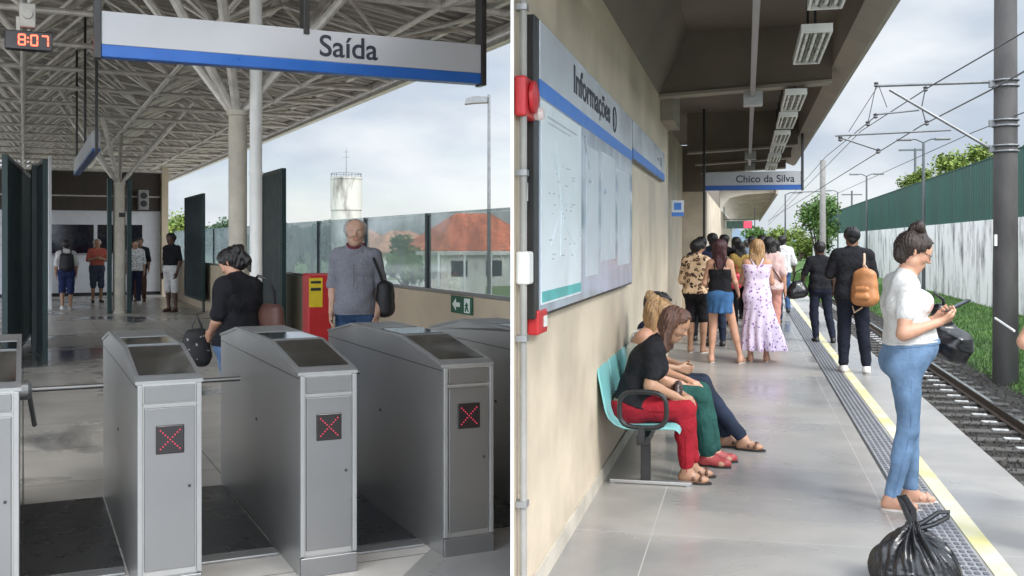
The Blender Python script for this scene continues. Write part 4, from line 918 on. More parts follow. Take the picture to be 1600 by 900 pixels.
# ---- markings
M_yline = mat('yellow_line', (.60, .54, .22), .5, var=.22, scale=2.2, c2=(.62, .60, .50)); M_tact = mat('tactile_paving', (.27, .275, .29), .45, var=.15, scale=6)
o = MB().box(1.172, 1.275, -5, 120, .0041, .0085).build('safety_line', M_yline); o.rotation_euler.z = AR; tag(o, 'worn pale yellow safety line along the platform edge', 'line marking')
tp = thing('tactile_strip', 'grey tactile paving strip with raised studs beside the yellow line', 'tactile paving', (0, 0, 0), AR)
m = MB()
v = 4.6
while v < 60: m.box(.945, 1.150, v+.004, v+.412-.004 if v < 30 else v+3, .0042, .010); v += .412 if v < 30 else 3.0
m.build('tiles', M_tact, tp)
m = MB(); v = 4.6
while v < 26:
    for k in range(5): m.box(.962+.04*k, .985+.04*k, v+.01, v+.048, .0101, .0150, 0)
    v += .072
m.build('studs', mat('tactile_stud', (.11, .11, .125), .4, var=.1), tp)
o = MB().box(.925, .940, -5, 100, .0041, .0065).build('drain_slot', M_dark); o.rotation_euler.z = AR; tag(o, 'thin dark joint along the inner side of the tactile strip', 'joint')
# ================================================================ track, ballast, grass
M_ballast = mat('ballast_ground', (.035, .031, .027), .95, var=.6, scale=20, bump=.8, bscale=30)
M_stone = mat('ballast_stone', (.058, .052, .046), .9, var=.55, scale=9)
M_rail = mat('rail_steel', (.10, .07, .05), .5, .5, var=.3); M_railtop = mat('rail_head', (.62, .62, .62), .22, 1, var=.05); M_sleep = mat('dirty_sleeper', (.085, .078, .07), .8, var=.25, scale=8)
m = MB(); m.quad((1.80, -5, -.90), (4.55, -5, -.90), (4.35, 46, -.90), (1.80, 46, -.90)); m.quad((1.8, 46, -.9), (4.35, 46, -.9), (3.9, 90, -.9), (1.8, 90, -.9)); o = m.build('ballast', M_ballast); o.rotation_euler.z = AR; tag(o, kind='structure')
rr = random.Random(7); m = MB()
for _ in range(9000):
    y = 8+34*rr.random()**1.6; x = rr.uniform(2.2, 4.6+.12*math.sin(y)); s_ = rr.uniform(.02, .045); z = -.895+rr.uniform(0, .03)
    a, b, c = (rr.uniform(.6, 1)*s_ for _ in range(3)); ph = rr.uniform(0, 6)
    q = [(x+a*math.cos(ph+k*2.1), y+b*math.sin(ph+k*2.1), z-.01) for k in range(3)]+[(x+rr.uniform(-.3, .3)*a, y+rr.uniform(-.3, .3)*b, z+c)]
    m.add(q, [(0, 1, 3), (1, 2, 3), (2, 0, 3)])
o = m.build('ballast_stones', M_stone); o.rotation_euler.z = AR; tag(o, 'loose dark grey ballast stones along the track', 'ballast', kind='stuff')
tr = thing('railway_track', 'railway track beside the platform, shiny rails on concrete sleepers', 'track', (0, 0, 0), AR)
for x in (2.50, 3.52):
    m = MB(); m.prism([(x-.06, -.865), (x+.06, -.865), (x+.055, -.85), (x+.009, -.84), (x+.009, -.765), (x+.033, -.755), (x+.033, -.733), (x-.033, -.733), (x-.033, -.755), (x-.009, -.765), (x-.009, -.84), (x-.055, -.85)], 'y', -5, 60); r_ = m.build('rail', M_rail, tr)
    m = MB(); m.box(x-.028, x+.028, -5, 60, -.7325, -.729); m.build('rail_head', M_railtop, r_)
v = 9.0; proto = None
while v < 44:
    m = MB(); m.box(2.08, 3.94, v-.10, v+.10, -.90, -.868, .01)
    if proto is None:
        proto = m.build('sleeper', M_sleep, tr); v0_ = v; q_ = MB()
        q_.box(3.16, 3.36, v-.045, v+.045, -.867, -.845, .008); cl_ = q_.build('rail_clip_plate', mat('pale_clip_plate', (.50, .49, .47), .7, var=.3), proto)
    else:
        c = proto.copy(); COL.objects.link(c); c.location.y = v-v0_; d_ = cl_.copy(); COL.objects.link(d_); d_.parent = c
    v += .62
# grass bank and blades
M_grass = mat('grass_bank', (.045, .095, .018), .95, var=.4, scale=1.6, bump=.7, bscale=20, c2=(.10, .19, .035))
m = MB(); n_ = 40
for i in range(n_):
    y0, y1 = -5+i*4.5, -5+(i+1)*4.5
    for a, b, za, zb in ((4.32, 4.9, -.93, -.80), (4.9, 6.2, -.80, -.58), (6.2, 7.6, -.58, -.42)):
        f0 = 1-.10*min(1, max(0, y0-30)/60); 
        m.quad((a, y0, za), (b, y0, zb), (b, y1, zb), (a, y1, za))
m.quad((1.8, 60, -.87), (4.33, 60, -.87), (4.33, 176, -.87), (1.8, 176, -.87)); m.quad((1.8, 44, -.901), (4.33, 44, -.901), (4.33, 60, -.868), (1.8, 60, -.868))
o = m.build('grass_bank', M_grass); o.rotation_euler.z = AR; tag(o, kind='structure')
M_blade = mat('grass_blade', (.06, .135, .025), .8, var=.5, scale=2)
m = MB(); rr = random.Random(3)
def gz(x): return -.93+(x-4.32)*.224 if x < 4.9 else (-.80+(x-4.9)*.169 if x < 6.2 else -.58+(x-6.2)*.114)
for _ in range(26000):
    y = 12+42*rr.random()**1.3; x = 4.36+3.1*rr.random(); z = gz(x); h_ = rr.uniform(.04, .13); a = rr.uniform(0, 6.3); w_ = .010; dx, dy = math.cos(a)*w_, math.sin(a)*w_; lx, ly = rr.uniform(-.05, .05), rr.uniform(-.05, .05)
    m.add([(x-dx, y-dy, z-.01), (x+dx, y+dy, z-.01), (x+lx, y+ly, z+h_)], [(0, 1, 2)])
for _ in range(5000):
    y = 44+rr.random()*40; x = rr.uniform(1.9, 4.4); h_ = rr.uniform(.06, .2); a = rr.uniform(0, 6.3); w_ = .02
    m.add([(x-math.cos(a)*w_, y-math.sin(a)*w_, -.9), (x+math.cos(a)*w_, y+math.sin(a)*w_, -.9), (x+rr.uniform(-.06, .06), y, -.9+h_)], [(0, 1, 2)])
o = m.build('grass_blades', M_blade); o.rotation_euler.z = AR; tag(o, 'short green grass growing on the bank by the track', 'grass', kind='stuff')
# ---- white wall with the green fence on it
M_ww = mat('stained_white_wall', (.74, .74, .74), .8, var=.0, scale=2.6, stretch=(1, .75, .26), c2=(.07, .07, .075), lo=.50, hi=.72, bump=.1)
M_gf = mat('green_sheet_fence', (.012, .065, .050), .55, var=.22, scale=.5, stretch=(1, 1.5, .3), rvar=.06)
bw = thing('boundary_wall', 'stained white boundary wall on the grass beyond the track', 'wall', (0, 0, 0), AR)
v = -4.0
while v < 120: m = MB(); m.box(7.5, 7.62, v+.004, v+12.0-.004, -.75, 2.32, .004); m.build('wall_panel', M_ww, bw); v += 12.0
gf = thing('metal_fence', 'green sheet metal fence standing on top of the white boundary wall', 'fence', (0, 0, 0), AR)
v = -4.0
while v < 108:
    m = MB(); vv = v
    pts = []
    while vv < v+2.98: pts += [(7.55, vv), (7.55, vv+.09), (7.585, vv+.12), (7.585, vv+.21)]; vv += .24
    for (xa, ya_), (xb, yb_) in zip(pts[:-1], pts[1:]): m.quad((xa, ya_, 2.30), (xb, yb_, 2.30), (xb, yb_, 4.27), (xa, ya_, 4.27))
    m.build('sheet', M_gf, gf); 
    v += 3.0
m = MB(); m.box(7.60, 7.66, -4, 108, 2.7, 2.76); m.box(7.60, 7.66, -4, 108, 3.9, 3.96); m.box(7.53, 7.6, -4, 108, 4.271, 4.30); m.build('rails', M_gf, gf)
# ================================================================ overhead line
M_cpole = mat('weathered_concrete_pole', (.06, .056, .054), .8, var=.35, scale=2, stretch=(1, 1, .4), bump=.2); M_gal = mat('galvanised_bracket', (.16, .165, .17), .45, .4, var=.15); M_wire = mat('wire', (.05, .05, .055), .5)
def Q(px, py, v):   # a photo point on the cross plane v of the platform axis, as local (u, v, z)
    kx = (px-800)/F; c, s_ = math.cos(AR), math.sin(AR); Y = v/(-kx*s_+c); X = kx*Y
    return (X*c+Y*s_, v, EYE-(py-HZ)*Y/F)
pl = thing('catenary_pole', 'thick dark concrete pole carrying the overhead line brackets, near the right edge', 'pole', (0, 0, 0), AR, 'overhead line poles')
VP_ = 19.6
m = MB(); m.lathe([(.215, -.95), (.205, 1.0), (.175, 8.5)], 24, (4.47, VP_, 0)); m.build('shaft', M_cpole, pl, True)
for z in (4.42, 3.72, 3.27):
    m = MB()
    for dz in (-.05, .05): m.tube([(4.47+.215*math.cos(2*PI*k/16), VP_+.215*math.sin(2*PI*k/16), z+dz) for k in range(16)], .018, 6, closed=True)
    m.box(4.20, 4.30, VP_-.05, VP_+.05, z-.06, z+.06); m.build('clamp', M_gal, pl)
m = MB(); m.box(4.26, 4.30, VP_-.16, VP_-.08, 1.55, 1.75); m.build('number_plate', M_white, pl)
def rod(name, pts, r, par, mt=M_gal): q = MB(); q.tube(pts, r, 8); return q.build(name, mt, par, True)
ins = rod('top_tube', [Q(1372, 134, VP_), Q(1550, 128, VP_)], .028, pl)
rod('stay_tube', [Q(1390, 140, VP_), Q(1548, 232, VP_)], .028, pl)
rod('lower_tube', [Q(1305, 212, VP_), Q(1486, 203, VP_)], .020, pl)
rod('registration_arm', [Q(1314, 215, VP_), Q(1374, 235, VP_)], .020, pl)
rod('middle_tube', [Q(1367, 179, VP_), Q(1436, 172, VP_)], .018, pl)
rod('drop_wire', [Q(1369, 132, VP_), Q(1356, 193, VP_)], .008, pl, M_wire); rod('drop_wire', [Q(1374, 136, VP_), Q(1386, 168, VP_)], .008, pl, M_wire)
rod('drop_wire', [Q(1446, 138, VP_), Q(1440, 168, VP_), Q(1447, 193, VP_)], .011, pl, M_wire); rod('drop_wire', [Q(1372, 134, VP_), Q(1326, 206, VP_)], .007, pl, M_wire)
for px, py in ((1369, 132), (1368, 181), (1448, 192), (1313, 217), (1446, 139), (1356, 193), (1372, 236)):
    q = MB(); a = Q(px, py, VP_); q.lathe([(.01, -.05), (.045, -.03), (.03, 0), (.045, .03), (.01, .05)], 8, a); q.build('insulator', M_wire, pl)
p2 = thing('catenary_pole', 'distant pale concrete pole in front of the green tree', 'pole', (0, 0, 0), AR, 'overhead line poles')
V2 = 52.0; c2_ = Q(1285.5, 300, V2); c3_ = Q(1291, 300, V2)
m = MB(); m.lathe([(.17, -.95), (.13, c2_[2]+1.55)], 14, (c2_[0], V2, 0)); m.build('shaft', mat('grey_concrete_pole', (.20, .19, .18), .8), p2, True)
rod('arm', [Q(1247, 300, V2), Q(1284, 299, V2)], .03, p2)
# the wires run on past both poles
def wire(label, pts, r=.012):
    q = MB(); q.tube(pts, r, 6); o_ = q.build('overhead_wire', M_wire); o_.rotation_euler.z = AR; tag(o_, label, 'wire', 'overhead wires'); return o_
def ext(px, py, vn, p): 
    return Q(px, py, vn)
wire('upper overhead wire rising to the top right corner of the photo', [Q(1700, -8, 15), Q(1455, 134, VP_), Q(1345, 205, 32), Q(1200, 352, 90)])
wire('lower overhead wire passing just under the bracket on the dark pole', [Q(1690, 62, 15), Q(1549, 140, VP_), Q(1440, 196, 26), Q(1330, 264, 38), Q(1200, 345, 90)], .015)
wire('thin sagging overhead wire behind the bracket rods', [Q(1640, 160, 17), Q(1520, 207, 24), Q(1300, 306, 60)], .010)
wire('thin overhead wire at the left of the brackets', [Q(1369, 181, VP_), Q(1290, 245, 34), Q(1200, 348, 90)], .010)
# ---- street lamps beyond the track
M_lamp = mat('lamp_post_grey', (.07, .08, .085), .5, .2)
def lamp(label, px, v, ytop, zb=-.6, arms=(1,), r=.06, group='street lamps beyond the platform'):
    b = Q(px, 378, v); tp_ = Q(px, ytop, v)[2]
    t = thing('street_lamp', label, 'lamp', Rp(b[0], v, zb), AR, group)
    m = MB(); m.tube([(0, 0, 0), (0, 0, tp_-zb)], [r*1.2, r*.8], 10); m.build('post', M_lamp, t, True)
    for a in arms:
        m = MB(); m.tube([(0, 0, tp_-zb-.02), (a*.25, 0, tp_-zb+.10), (a*.45, 0, tp_-zb+.12)], .03, 6); o = m.build('arm', M_lamp, t, True)
        m = MB(); m.box(min(a*.4, a*.95), max(a*.4, a*.95), -.12, .12, tp_-zb+.06, tp_-zb+.16, .03); m.build('lamp_head', M_gal, o)
lamp('tall double street lamp standing before the green fence, left of the dark pole', 1443, 41, 222, arms=(-1, 1))
lamp('street lamp before the green fence, between the trees', 1354, 62, 275, arms=(-1, 1))
lamp('short far street lamp near the green tree', 1309, 78, 300, arms=(-1,), r=.05)
lamp('slim far lamp post left of the distant concrete pole', 1227, 60, 304, zb=-.9, arms=(1,), r=.05)
ut = thing('utility_pole', 'far utility pole with crossarms above the green fence', 'pole', (0, 0, 0), AR)
a = Q(1430, 232, 90); m = MB(); m.tube([(a[0], 90, -.9), (a[0], 90, a[2])], .10, 8); m.build('post', M_lamp, ut, True); m = MB(); m.box(a[0]-1.3, a[0]+.6, 89.95, 90.05, a[2]-.2, a[2]-.05); m.build('crossarm', M_lamp, ut)
ut = thing('utility_pole', 'farther utility pole with crossarms low over the green fence', 'pole', (0, 0, 0), AR)
a = Q(1331, 298, 120); m = MB(); m.tube([(a[0], 120, -.9), (a[0], 120, a[2])], .10, 8); m.build('post', M_lamp, ut, True); m = MB(); m.box(a[0]-1.1, a[0]+1.1, 119.95, 120.05, a[2]-.5, a[2]-.38); m.build('crossarm', M_lamp, ut)
# ================================================================ bench
M_seat = mat('turquoise_plastic', (.22, .55, .56), .35, var=.05, scale=3)
bn = thing('bench', 'row of turquoise plastic seats on a metal beam against the platform wall', 'bench', Rp(-.655, 6.55), AR)
m = MB(); m.box(-.04, .04, .10, 2.75, .30, .36, .006); m.build('beam', M_black, bn)
for y in (.32, 2.45):
    m = MB(); m.box(-.032, .032, y-.025, y+.025, .03, .30, .004); m.build('leg', M_black, bn)
    m = MB(); m.box(-.24, .30, y-.03, y+.03, .006, .032, .006); m.lathe([(.03, .004), (.03, .03)], 10, (-.22, y, 0)); m.lathe([(.03, .004), (.03, .03)], 10, (.28, y, 0)); m.build('foot', M_steel, bn)
for k in range(5):
    y0 = .06+k*.54; m = MB(); nx, ny = 18, 10; P_ = []
    path = [(-.285, .775), (-.275, .73), (-.26, .66), (-.245, .58), (-.23, .51), (-.21, .46), (-.17, .42), (-.12, .405), (-.05, .40), (.02, .40), (.09, .405), (.15, .412), (.20, .412), (.225, .40), (.235, .38)]
    th = .012
    for side in (0, 1):
        for i, (x, z) in enumerate(path):
            for jj in range(ny+1):
                tt_ = jj/ny; e_ = (2*tt_-1); rnd = 1-.12*(1 if i in (0, 14) else 0); yy = y0+.25+e_*.235*rnd; lift = .018*e_**4+(.02*(1-e_*e_) if i < 1 else 0)
                dxx, dzz = (0, -th) if i > 6 else (-th, -.003)
                P_.append((x+(dxx if side else 0)+(-lift*.0), yy, z+lift+(dzz if side else 0)))
    n1_ = len(path)*(ny+1); fs = []
    for i in range(len(path)-1):
        for jj in range(ny):
            a = i*(ny+1)+jj; fs += [(a, a+1, a+ny+2, a+ny+1), (n1_+a, n1_+a+ny+1, n1_+a+ny+2, n1_+a+1)]
    for i in range(len(path)-1):
        for a in (i*(ny+1), i*(ny+1)+ny): fs.append((a, a+ny+1, a+ny+1+n1_, a+n1_))
    for jj in range(ny):
        for a in (jj, (len(path)-1)*(ny+1)+jj): fs.append((a, a+1, a+1+n1_, a+n1_))
    m.add(P_, fs); m.build('seat', M_seat, bn, True)
m = MB(); zc, hx, hz = .60, .15, .085; pts = []
for k in range(24):
    a = 2*PI*k/24; cx = math.copysign(abs(math.cos(a))**.6, math.cos(a)); cz = math.copysign(abs(math.sin(a))**.6, math.sin(a)); pts.append((.01+cx*(hx), .03, .545+cz*.115))
m.tube(pts, .016, 8, closed=True); m.box(-.02, .02, .01, .05, .34, .43); m.build('armrest', M_black, bn, True)
# ================================================================ black bin bag
M_bag = mat('black_plastic_bag', (.012, .012, .014), .22, var=.2, bump=.6, bscale=14, scale=6)
def bagfold(cx, cy, zt, amp=.010):
    def f_(D, X, Y, Z):
        a = np.arctan2(Y-cy, X-cx); t_ = np.clip((Z)/zt, 0, 1)
        return D+amp*(.4+t_)*np.sin(a*9+2.5*np.sin(Z*14+a*2))+.005*np.sin(a*23+Z*30)
    return f_
bg_ = thing('bin_bag', 'full black plastic bag with knotted handles standing on the tactile strip', 'bag', Rp(.77, 5.12, .004), AR); bg_.scale = (.97, .97, .88)
prb = [((0, 0, .11), (0, 0, .12), .175, .165, .06), ((-.05, .02, .08), (.06, -.02, .08), .15, .15, .05), ((0, 0, .18), (.0, 0, .26), .11, .045, .05), ((0, 0, .26), (0, 0, .315), .022, .026, .02)]
sobj('sack', prb, .006, M_bag, bg_, cuts=[((0, 0, .0), (0, 0, -1))], extra=bagfold(0, 0, .28))
m = MB(); m.tube([(0, 0, .31), (.05, 0, .345), (.11, -.01, .40), (.155, -.01, .405), (.15, -.01, .375), (.09, -.01, .335), (.01, 0, .30)], [.016, .013, .012, .013, .013, .013, .015], 8); m.build('handle', M_bag, bg_, True)
m = MB(); m.tube([(0, 0, .31), (-.02, 0, .35), (-.05, .01, .43), (-.07, .01, .47), (-.045, .012, .47), (-.005, .01, .40), (0, 0, .31)], [.02, .017, .016, .012, .016, .018, .015], 8); m.build('handle', M_bag, bg_, True)
# ================================================================ trees
M_bark = mat('bark', (.09, .07, .05), .9, var=.3, bump=.4)
LM = [mat('leaves', c, .6, var=.55, scale=2.5, c2=d, spec=.3) for c, d in (((.025, .07, .012), (.085, .15, .03)), ((.06, .11, .015), (.16, .20, .04)), ((.03, .065, .03), (.07, .11, .06)))]
def tree(name, label, loc, hgt, rad, mi=0, trunk=.35, n=3500, leaf=.11, seed=1, group=None, squash=1.0, lobes=9, cat='tree'):
    r_ = random.Random(seed); t = thing(name, label, cat, loc, r_.uniform(0, 6), group)
    m = MB(); th = hgt*trunk; m.tube([(0, 0, -.3), (.05*rad, 0, th*.6), (0, .04*rad, th*1.3), (.02, 0, hgt*.75)], [rad*.09+.04, rad*.07+.03, rad*.05+.02, .02], 8)
    cl = []
    for k in range(lobes):
        a = r_.uniform(0, 2*PI); b = r_.uniform(-.1, 1); rr_ = rad*r_.uniform(.25, .8)*(1-.35*b)
        c = Vector((math.cos(a)*rr_, math.sin(a)*rr_, th+(hgt-th)*(.22+.62*max(0, b)))); cl.append((c, rad*r_.uniform(.28, .48)))
        m.tube([(0, 0, th*r_.uniform(.7, 1.2)), tuple(c*.6+Vector((0, 0, th*.3))), tuple(c)], [rad*.035+.015, rad*.02+.01, .012], 6)
    m.build('trunk', M_bark, t, True)
    m = MB(); per = n//len(cl)
    for c, cr in cl:
        for _ in range(per):
            d = Vector((r_.gauss(0, 1), r_.gauss(0, 1), r_.gauss(0, 1)*.85)); d.normalize(); q = c+d*cr*r_.uniform(.35, 1.08)**.6*(.8+.35*math.sin(d.x*7+d.y*5+seed))
            q.z = th*.8+(q.z-th*.8)*squash
            a = Vector((r_.gauss(0, 1), r_.gauss(0, 1), r_.gauss(0, .6))).normalized(); b = a.cross(Vector((r_.gauss(0, 1), r_.gauss(0, 1), r_.gauss(0, 1)))).normalized(); s_ = leaf*r_.uniform(.6, 1.4)
            m.add([q-a*s_, q-b*s_*.5, q+a*s_, q+b*s_*.5], [(0, 1, 2, 3)])
    m.build('crown', LM[mi], t); return t
def groundp(px, Y, z=-.95): return Vector(((px-800)/F*Y, Y, z))
# right-hand side
tree('tree', 'bushy green tree behind the distant concrete pole', groundp(1279, 63), 5.6, 1.75, 0, .25, 6500, .10, 3, lobes=14)
tree('tree', 'low green tree showing over the green fence left of the double lamp', groundp(1436, 70), 7.9, 1.7, 1, .45, 3800, .12, 5)
tree('tree', 'bright green tree over the green fence just left of the dark pole', groundp(1512, 56), 8.3, 2.2, 1, .4, 5200, .12, 6, lobes=12)
tree('tree', 'green tree at the right edge of the photo over the green fence', groundp(1607, 50), 8.4, 1.6, 0, .4, 2800, .12, 8)
tree('tree', 'pale green far tree at the end of the platform, behind the white shirt', groundp(1208, 105), 4.2, 3.0, 1, .2, 4200, .20, 9, squash=.9)
tree('tree', 'smaller pale green far tree right of the far lamp post', groundp(1250, 120), 3.9, 2.6, 1, .2, 3000, .20, 10)
tree('tree', 'dark green far tree left of the departure display pole', groundp(1180, 130), 4.6, 2.8, 0, .2, 3000, .2, 12)
# left-hand side, beyond the glass
def Lg(px, Y, z=-.95): return groundp(px, Y, z)
tree('tree', 'dark pointed tree seen through the glass beside the green door leaf', Lg(456, 48), 4.6, .8, 2, .2, 1800, .10, 21, lobes=8)
tree('tree', 'small dark tree behind the glass, left of the old man', Lg(487, 62), 3.6, 1.0, 2, .3, 1800, .12, 22)
tree('tree', 'broad grey green tree beyond the round column', Lg(352, 75), 5.0, 2.2, 2, .25, 3800, .14, 23, squash=.85)
tree('tree', 'light green bush at the end of the hall, beside the ticket booth', Lg(275, 60), 4.4, 1.9, 1, .25, 3600, .12, 24)
tree('tree', 'leafy tree low behind the glass, right of the old man', Lg(632, 46), 3.0, 1.2, 0, .2, 2600, .10, 25)
tree('tree', 'far tree left of the green door leaf with a hazy crown', Lg(420, 95), 4.8, 2.4, 2, .25, 2600, .2, 26)
tree('tree', 'wide dark tree behind the water tower', Lg(530, 100), 4.4, 2.6, 2, .2, 2600, .2, 28)
# far wooded line closing the horizon
m = MB(); r_ = random.Random(11)
for _ in range(15000):
    a = r_.uniform(-1.0, .85); D_ = r_.uniform(190, 260); hh = (3.6+1.6*math.sin(a*23)+1.0*math.sin(a*57+1)+.8*math.sin(a*131))*r_.random()**.7
    q = Vector((math.sin(a)*D_, math.cos(a)*D_, -.9+hh)); s_ = r_.uniform(.5, 1.1); b = r_.uniform(0, 6)
    m.add([q+Vector((math.cos(b)*s_, math.sin(b)*s_, 0)), q+Vector((0, 0, s_*.7)), q-Vector((math.cos(b)*s_, math.sin(b)*s_, 0)), q-Vector((0, 0, s_*.7))], [(0, 1, 2, 3)])
tag(m.build('far_trees', LM[2]), 'far line of trees closing the horizon', 'trees', kind='stuff')
m = MB(); N_ = 60; pts = []
for i in range(N_+1):
    a = .16+i*.4/N_; D_ = 2300; pts.append((math.sin(a)*D_, math.cos(a)*D_, 30+32*math.sin(i*.21+1)+14*math.sin(i*.53)+5*math.sin(i*1.7)))
for i in range(N_):
    (x0, y0, z0), (x1, y1, z1) = pts[i], pts[i+1]
    m.quad((x0, y0, -5), (x1, y1, -5), (x1, y1, z1), (x0, y0, z0)); m.quad((x0, y0, z0), (x1, y1, z1), (x1*1.3, y1*1.3, -5), (x0*1.3, y0*1.3, -5))
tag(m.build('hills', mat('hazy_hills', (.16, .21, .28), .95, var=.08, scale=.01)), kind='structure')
# ================================================================ beyond the concourse
M_roof = mat('clay_tile_roof', (.42, .11, .05), .8, var=.25, scale=2, bump=.3, bscale=18); M_roof2 = mat('faded_tile_roof', (.40, .20, .13), .85, var=.2, scale=2)
M_wallw = mat('house_wall', (.52, .50, .46), .8, var=.1); M_hwin = mat('house_window', (.03, .04, .05), .2)
def house(label, px, Y, W_, D_, ez, rz_, mr_, rot=AL, wins=3):
    t = thing('house', label, 'house', groundp(px, Y), rot, 'houses beyond the parapet'); z0 = 0; e = ez+.95; r = rz_+.95
    m = MB(); m.box(0, W_, 0, D_, 0, e); wl_ = m.build('wall', M_wallw, t)
    m = MB(); o_ = .45
    m.add([(-o_, -o_, e-.1), (W_+o_, -o_, e-.1), (W_+o_, D_+o_, e-.1), (-o_, D_+o_, e-.1), (D_*.35, D_/2, r), (W_-D_*.35, D_/2, r), (-o_, -o_, e-.001), (W_+o_, -o_, e-.001), (W_+o_, D_+o_, e-.001), (-o_, D_+o_, e-.001)],
          [(3, 2, 1, 0), (6, 7, 5, 4), (7, 8, 5), (8, 9, 4, 5), (9, 6, 4), (0, 1, 7, 6), (1, 2, 8, 7), (2, 3, 9, 8), (3, 0, 6, 9)])
    m.build('roof', mr_, t)
    for k in range(wins):
        x = W_*(k+.5)/wins; m = MB(); m.box(x-.5, x+.5, -.03, -.001, e-1.5, e-.6); m.build('window', M_hwin, t)
house('house with a bright orange tiled roof behind the right end of the glass', 690, 58, 6.5, 6, 1.15, 3.35, M_roof)
house('house with a faded pink roof, seen through the glass beside the old man', 592, 72, 5.0, 5, .95, 2.45, M_roof2, wins=2)
house('small far house behind the water tower with a faded roof', 556, 96, 4, 5, 1.2, 2.8, M_roof2, wins=2)
# white open carport on posts in front of the houses
cpx = thing('carport', 'white carport roof on slim posts in front of the orange roofed house', 'carport', groundp(684, 40), AL)
m = MB(); m.box(0, 3.6, 0, 2.5, 2.05, 2.18); m.build('roof', M_wallw, cpx)
for x in (.05, 1.15, 2.3, 3.5): m = MB(); m.tube([(x, .05, 0), (x, .05, 2.05)], .05, 8); m.build('post', M_white, cpx, True)
fw = MB().box(-14, 2, 0, .12, -.95, -.2).build('garden_wall', M_wallw); fw.location = groundp(700, 50, 0); fw.rotation_euler.z = AL; tag(fw, 'low pale garden wall in front of the houses', 'wall')
wt = thing('water_tower', 'stained round concrete water tower rising behind the old man', 'water tower', groundp(541, 80), 0)
M_wt = mat('stained_concrete_tower', (.36, .355, .32), .85, var=.0, scale=1.1, stretch=(1, 1, .25), c2=(.10, .095, .085), lo=.50, hi=.70)
m = MB(); m.lathe([(1.15, 0), (1.15, 5.0), (1.22, 5.05), (1.22, 7.45), (1.26, 7.46), (1.26, 7.6)], 40); m.build('tank', M_wt, wt, True)
m = MB()
for k in range(12): a = 2*PI*k/12; m.tube([(1.18*math.cos(a), 1.18*math.sin(a), 7.6), (1.18*math.cos(a), 1.18*math.sin(a), 7.9)], .02, 5)
m.tube([(1.18*math.cos(2*PI*k/24), 1.18*math.sin(2*PI*k/24), 7.9) for k in range(24)], .02, 5, closed=True); m.build('railing', M_lamp, wt)
m = MB(); m.tube([(0, 0, 7.6), (0, 0, 9.9)], [.05, .02], 6); m.tube([(-.25, 0, 9.2), (.25, 0, 9.2)], .02, 5); m.tube([(-.18, 0, 9.6), (.18, 0, 9.6)], .02, 5); m.build('antenna', M_gal, wt)
t = thing('street_lamp', 'street lamp beyond the glass, under the right end of the long sign', 'lamp', groundp(764, 36), 0)
m = MB(); m.tube([(0, 0, 0), (0, 0, 7.75)], [.075, .05], 10); m.build('post', M_gal, t, True)
m = MB(); m.tube([(0, 0, 7.6), (-.35, 0, 7.55)], .03, 6); a_ = m.build('arm', M_gal, t, True)
m = MB(); m.prism([(-.85, 7.40), (-.80, 7.60), (-.5, 7.68), (-.05, 7.66), (-.05, 7.46), (-.5, 7.44)], 'y', -.18, .18); m.build('lamp_head', M_gal, a_)
# ================================================================ the people
def Ry(deg=0): return AR-PI/2+math.radians(deg)           # facing to the right across the platform
AWAY_R, TOWARD_R = AR, AR+PI; AWAY_L, TOWARD_L = AL, AL+PI
SKa, SKb, SKc, SKd = (.50, .27, .18), (.36, .20, .125), (.20, .10, .06), (.09, .045, .03)
H_black, H_dbrown, H_blonde, H_auburn, H_grey = hairmat((.010, .008, .008)), hairmat((.025, .014, .010)), hairmat((.34, .20, .09)), hairmat((.085, .035, .020)), hairmat((.38, .37, .36))
C_white, C_black, C_navy = cloth((.58, .57, .57)), cloth((.013, .013, .016), var=.25), cloth((.018, .022, .05))
D_light, D_mid, D_dark = denim((.13, .21, .33)), denim((.045, .09, .19)), denim((.018, .025, .045))
M_soleb, M_solew = mat('dark_sole', (.02, .018, .016), .7), mat('pale_sole', (.5, .46, .42), .7)
M_leather = mat('brown_leather', (.10, .045, .025), .45, var=.25, bump=.2); M_orange = mat('orange_leather', (.42, .18, .07), .5, var=.2, bump=.3, bscale=25)
SH_b = (mat('black_shoe', (.014, .014, .015), .5, var=.3), M_soleb, 'closed'); SH_w = (mat('white_shoe', (.6, .58, .56), .6), M_solew, 'closed'); SH_s = (M_leather, M_soleb, 'sandal'); SH_n = (mat('nude_strap', (.45, .26, .19), .5), M_solew, 'sandal')
SH_r = (mat('ballet_flat', (.35, .05, .05), .5), M_soleb, 'closed')
# ---- woman in white reading her phone
C_tee = cloth((.60, .59, .58)); _t = C_tee.node_tree; _b = _t.nodes['Principled BSDF']; _s = _b.inputs['Base Color'].links[0].from_socket     # faded salmon print on the chest
_c = _t.nodes.new('ShaderNodeTexCoord'); _x = _t.nodes.new('ShaderNodeSeparateXYZ'); _t.links.new(_c.outputs['Object'], _x.inputs[0])
def _band(sock, lo, hi):
    a = _t.nodes.new('ShaderNodeMath'); a.operation = 'COMPARE'; a.inputs[1].default_value = (lo+hi)/2; a.inputs[2].default_value = (hi-lo)/2; _t.links.new(sock, a.inputs[0]); return a.outputs[0]
def _mul(a, b): m_ = _t.nodes.new('ShaderNodeMath'); m_.operation = 'MULTIPLY'; _t.links.new(a, m_.inputs[0]); _t.links.new(b, m_.inputs[1]); return m_.outputs[0]
_n = _t.nodes.new('ShaderNodeTexNoise'); _n.inputs['Scale'].default_value = 55; _t.links.new(_c.outputs['Object'], _n.inputs['Vector'])
_g = _t.nodes.new('ShaderNodeMath'); _g.operation = 'GREATER_THAN'; _g.inputs[1].default_value = .5; _t.links.new(_n.outputs[0], _g.inputs[0])
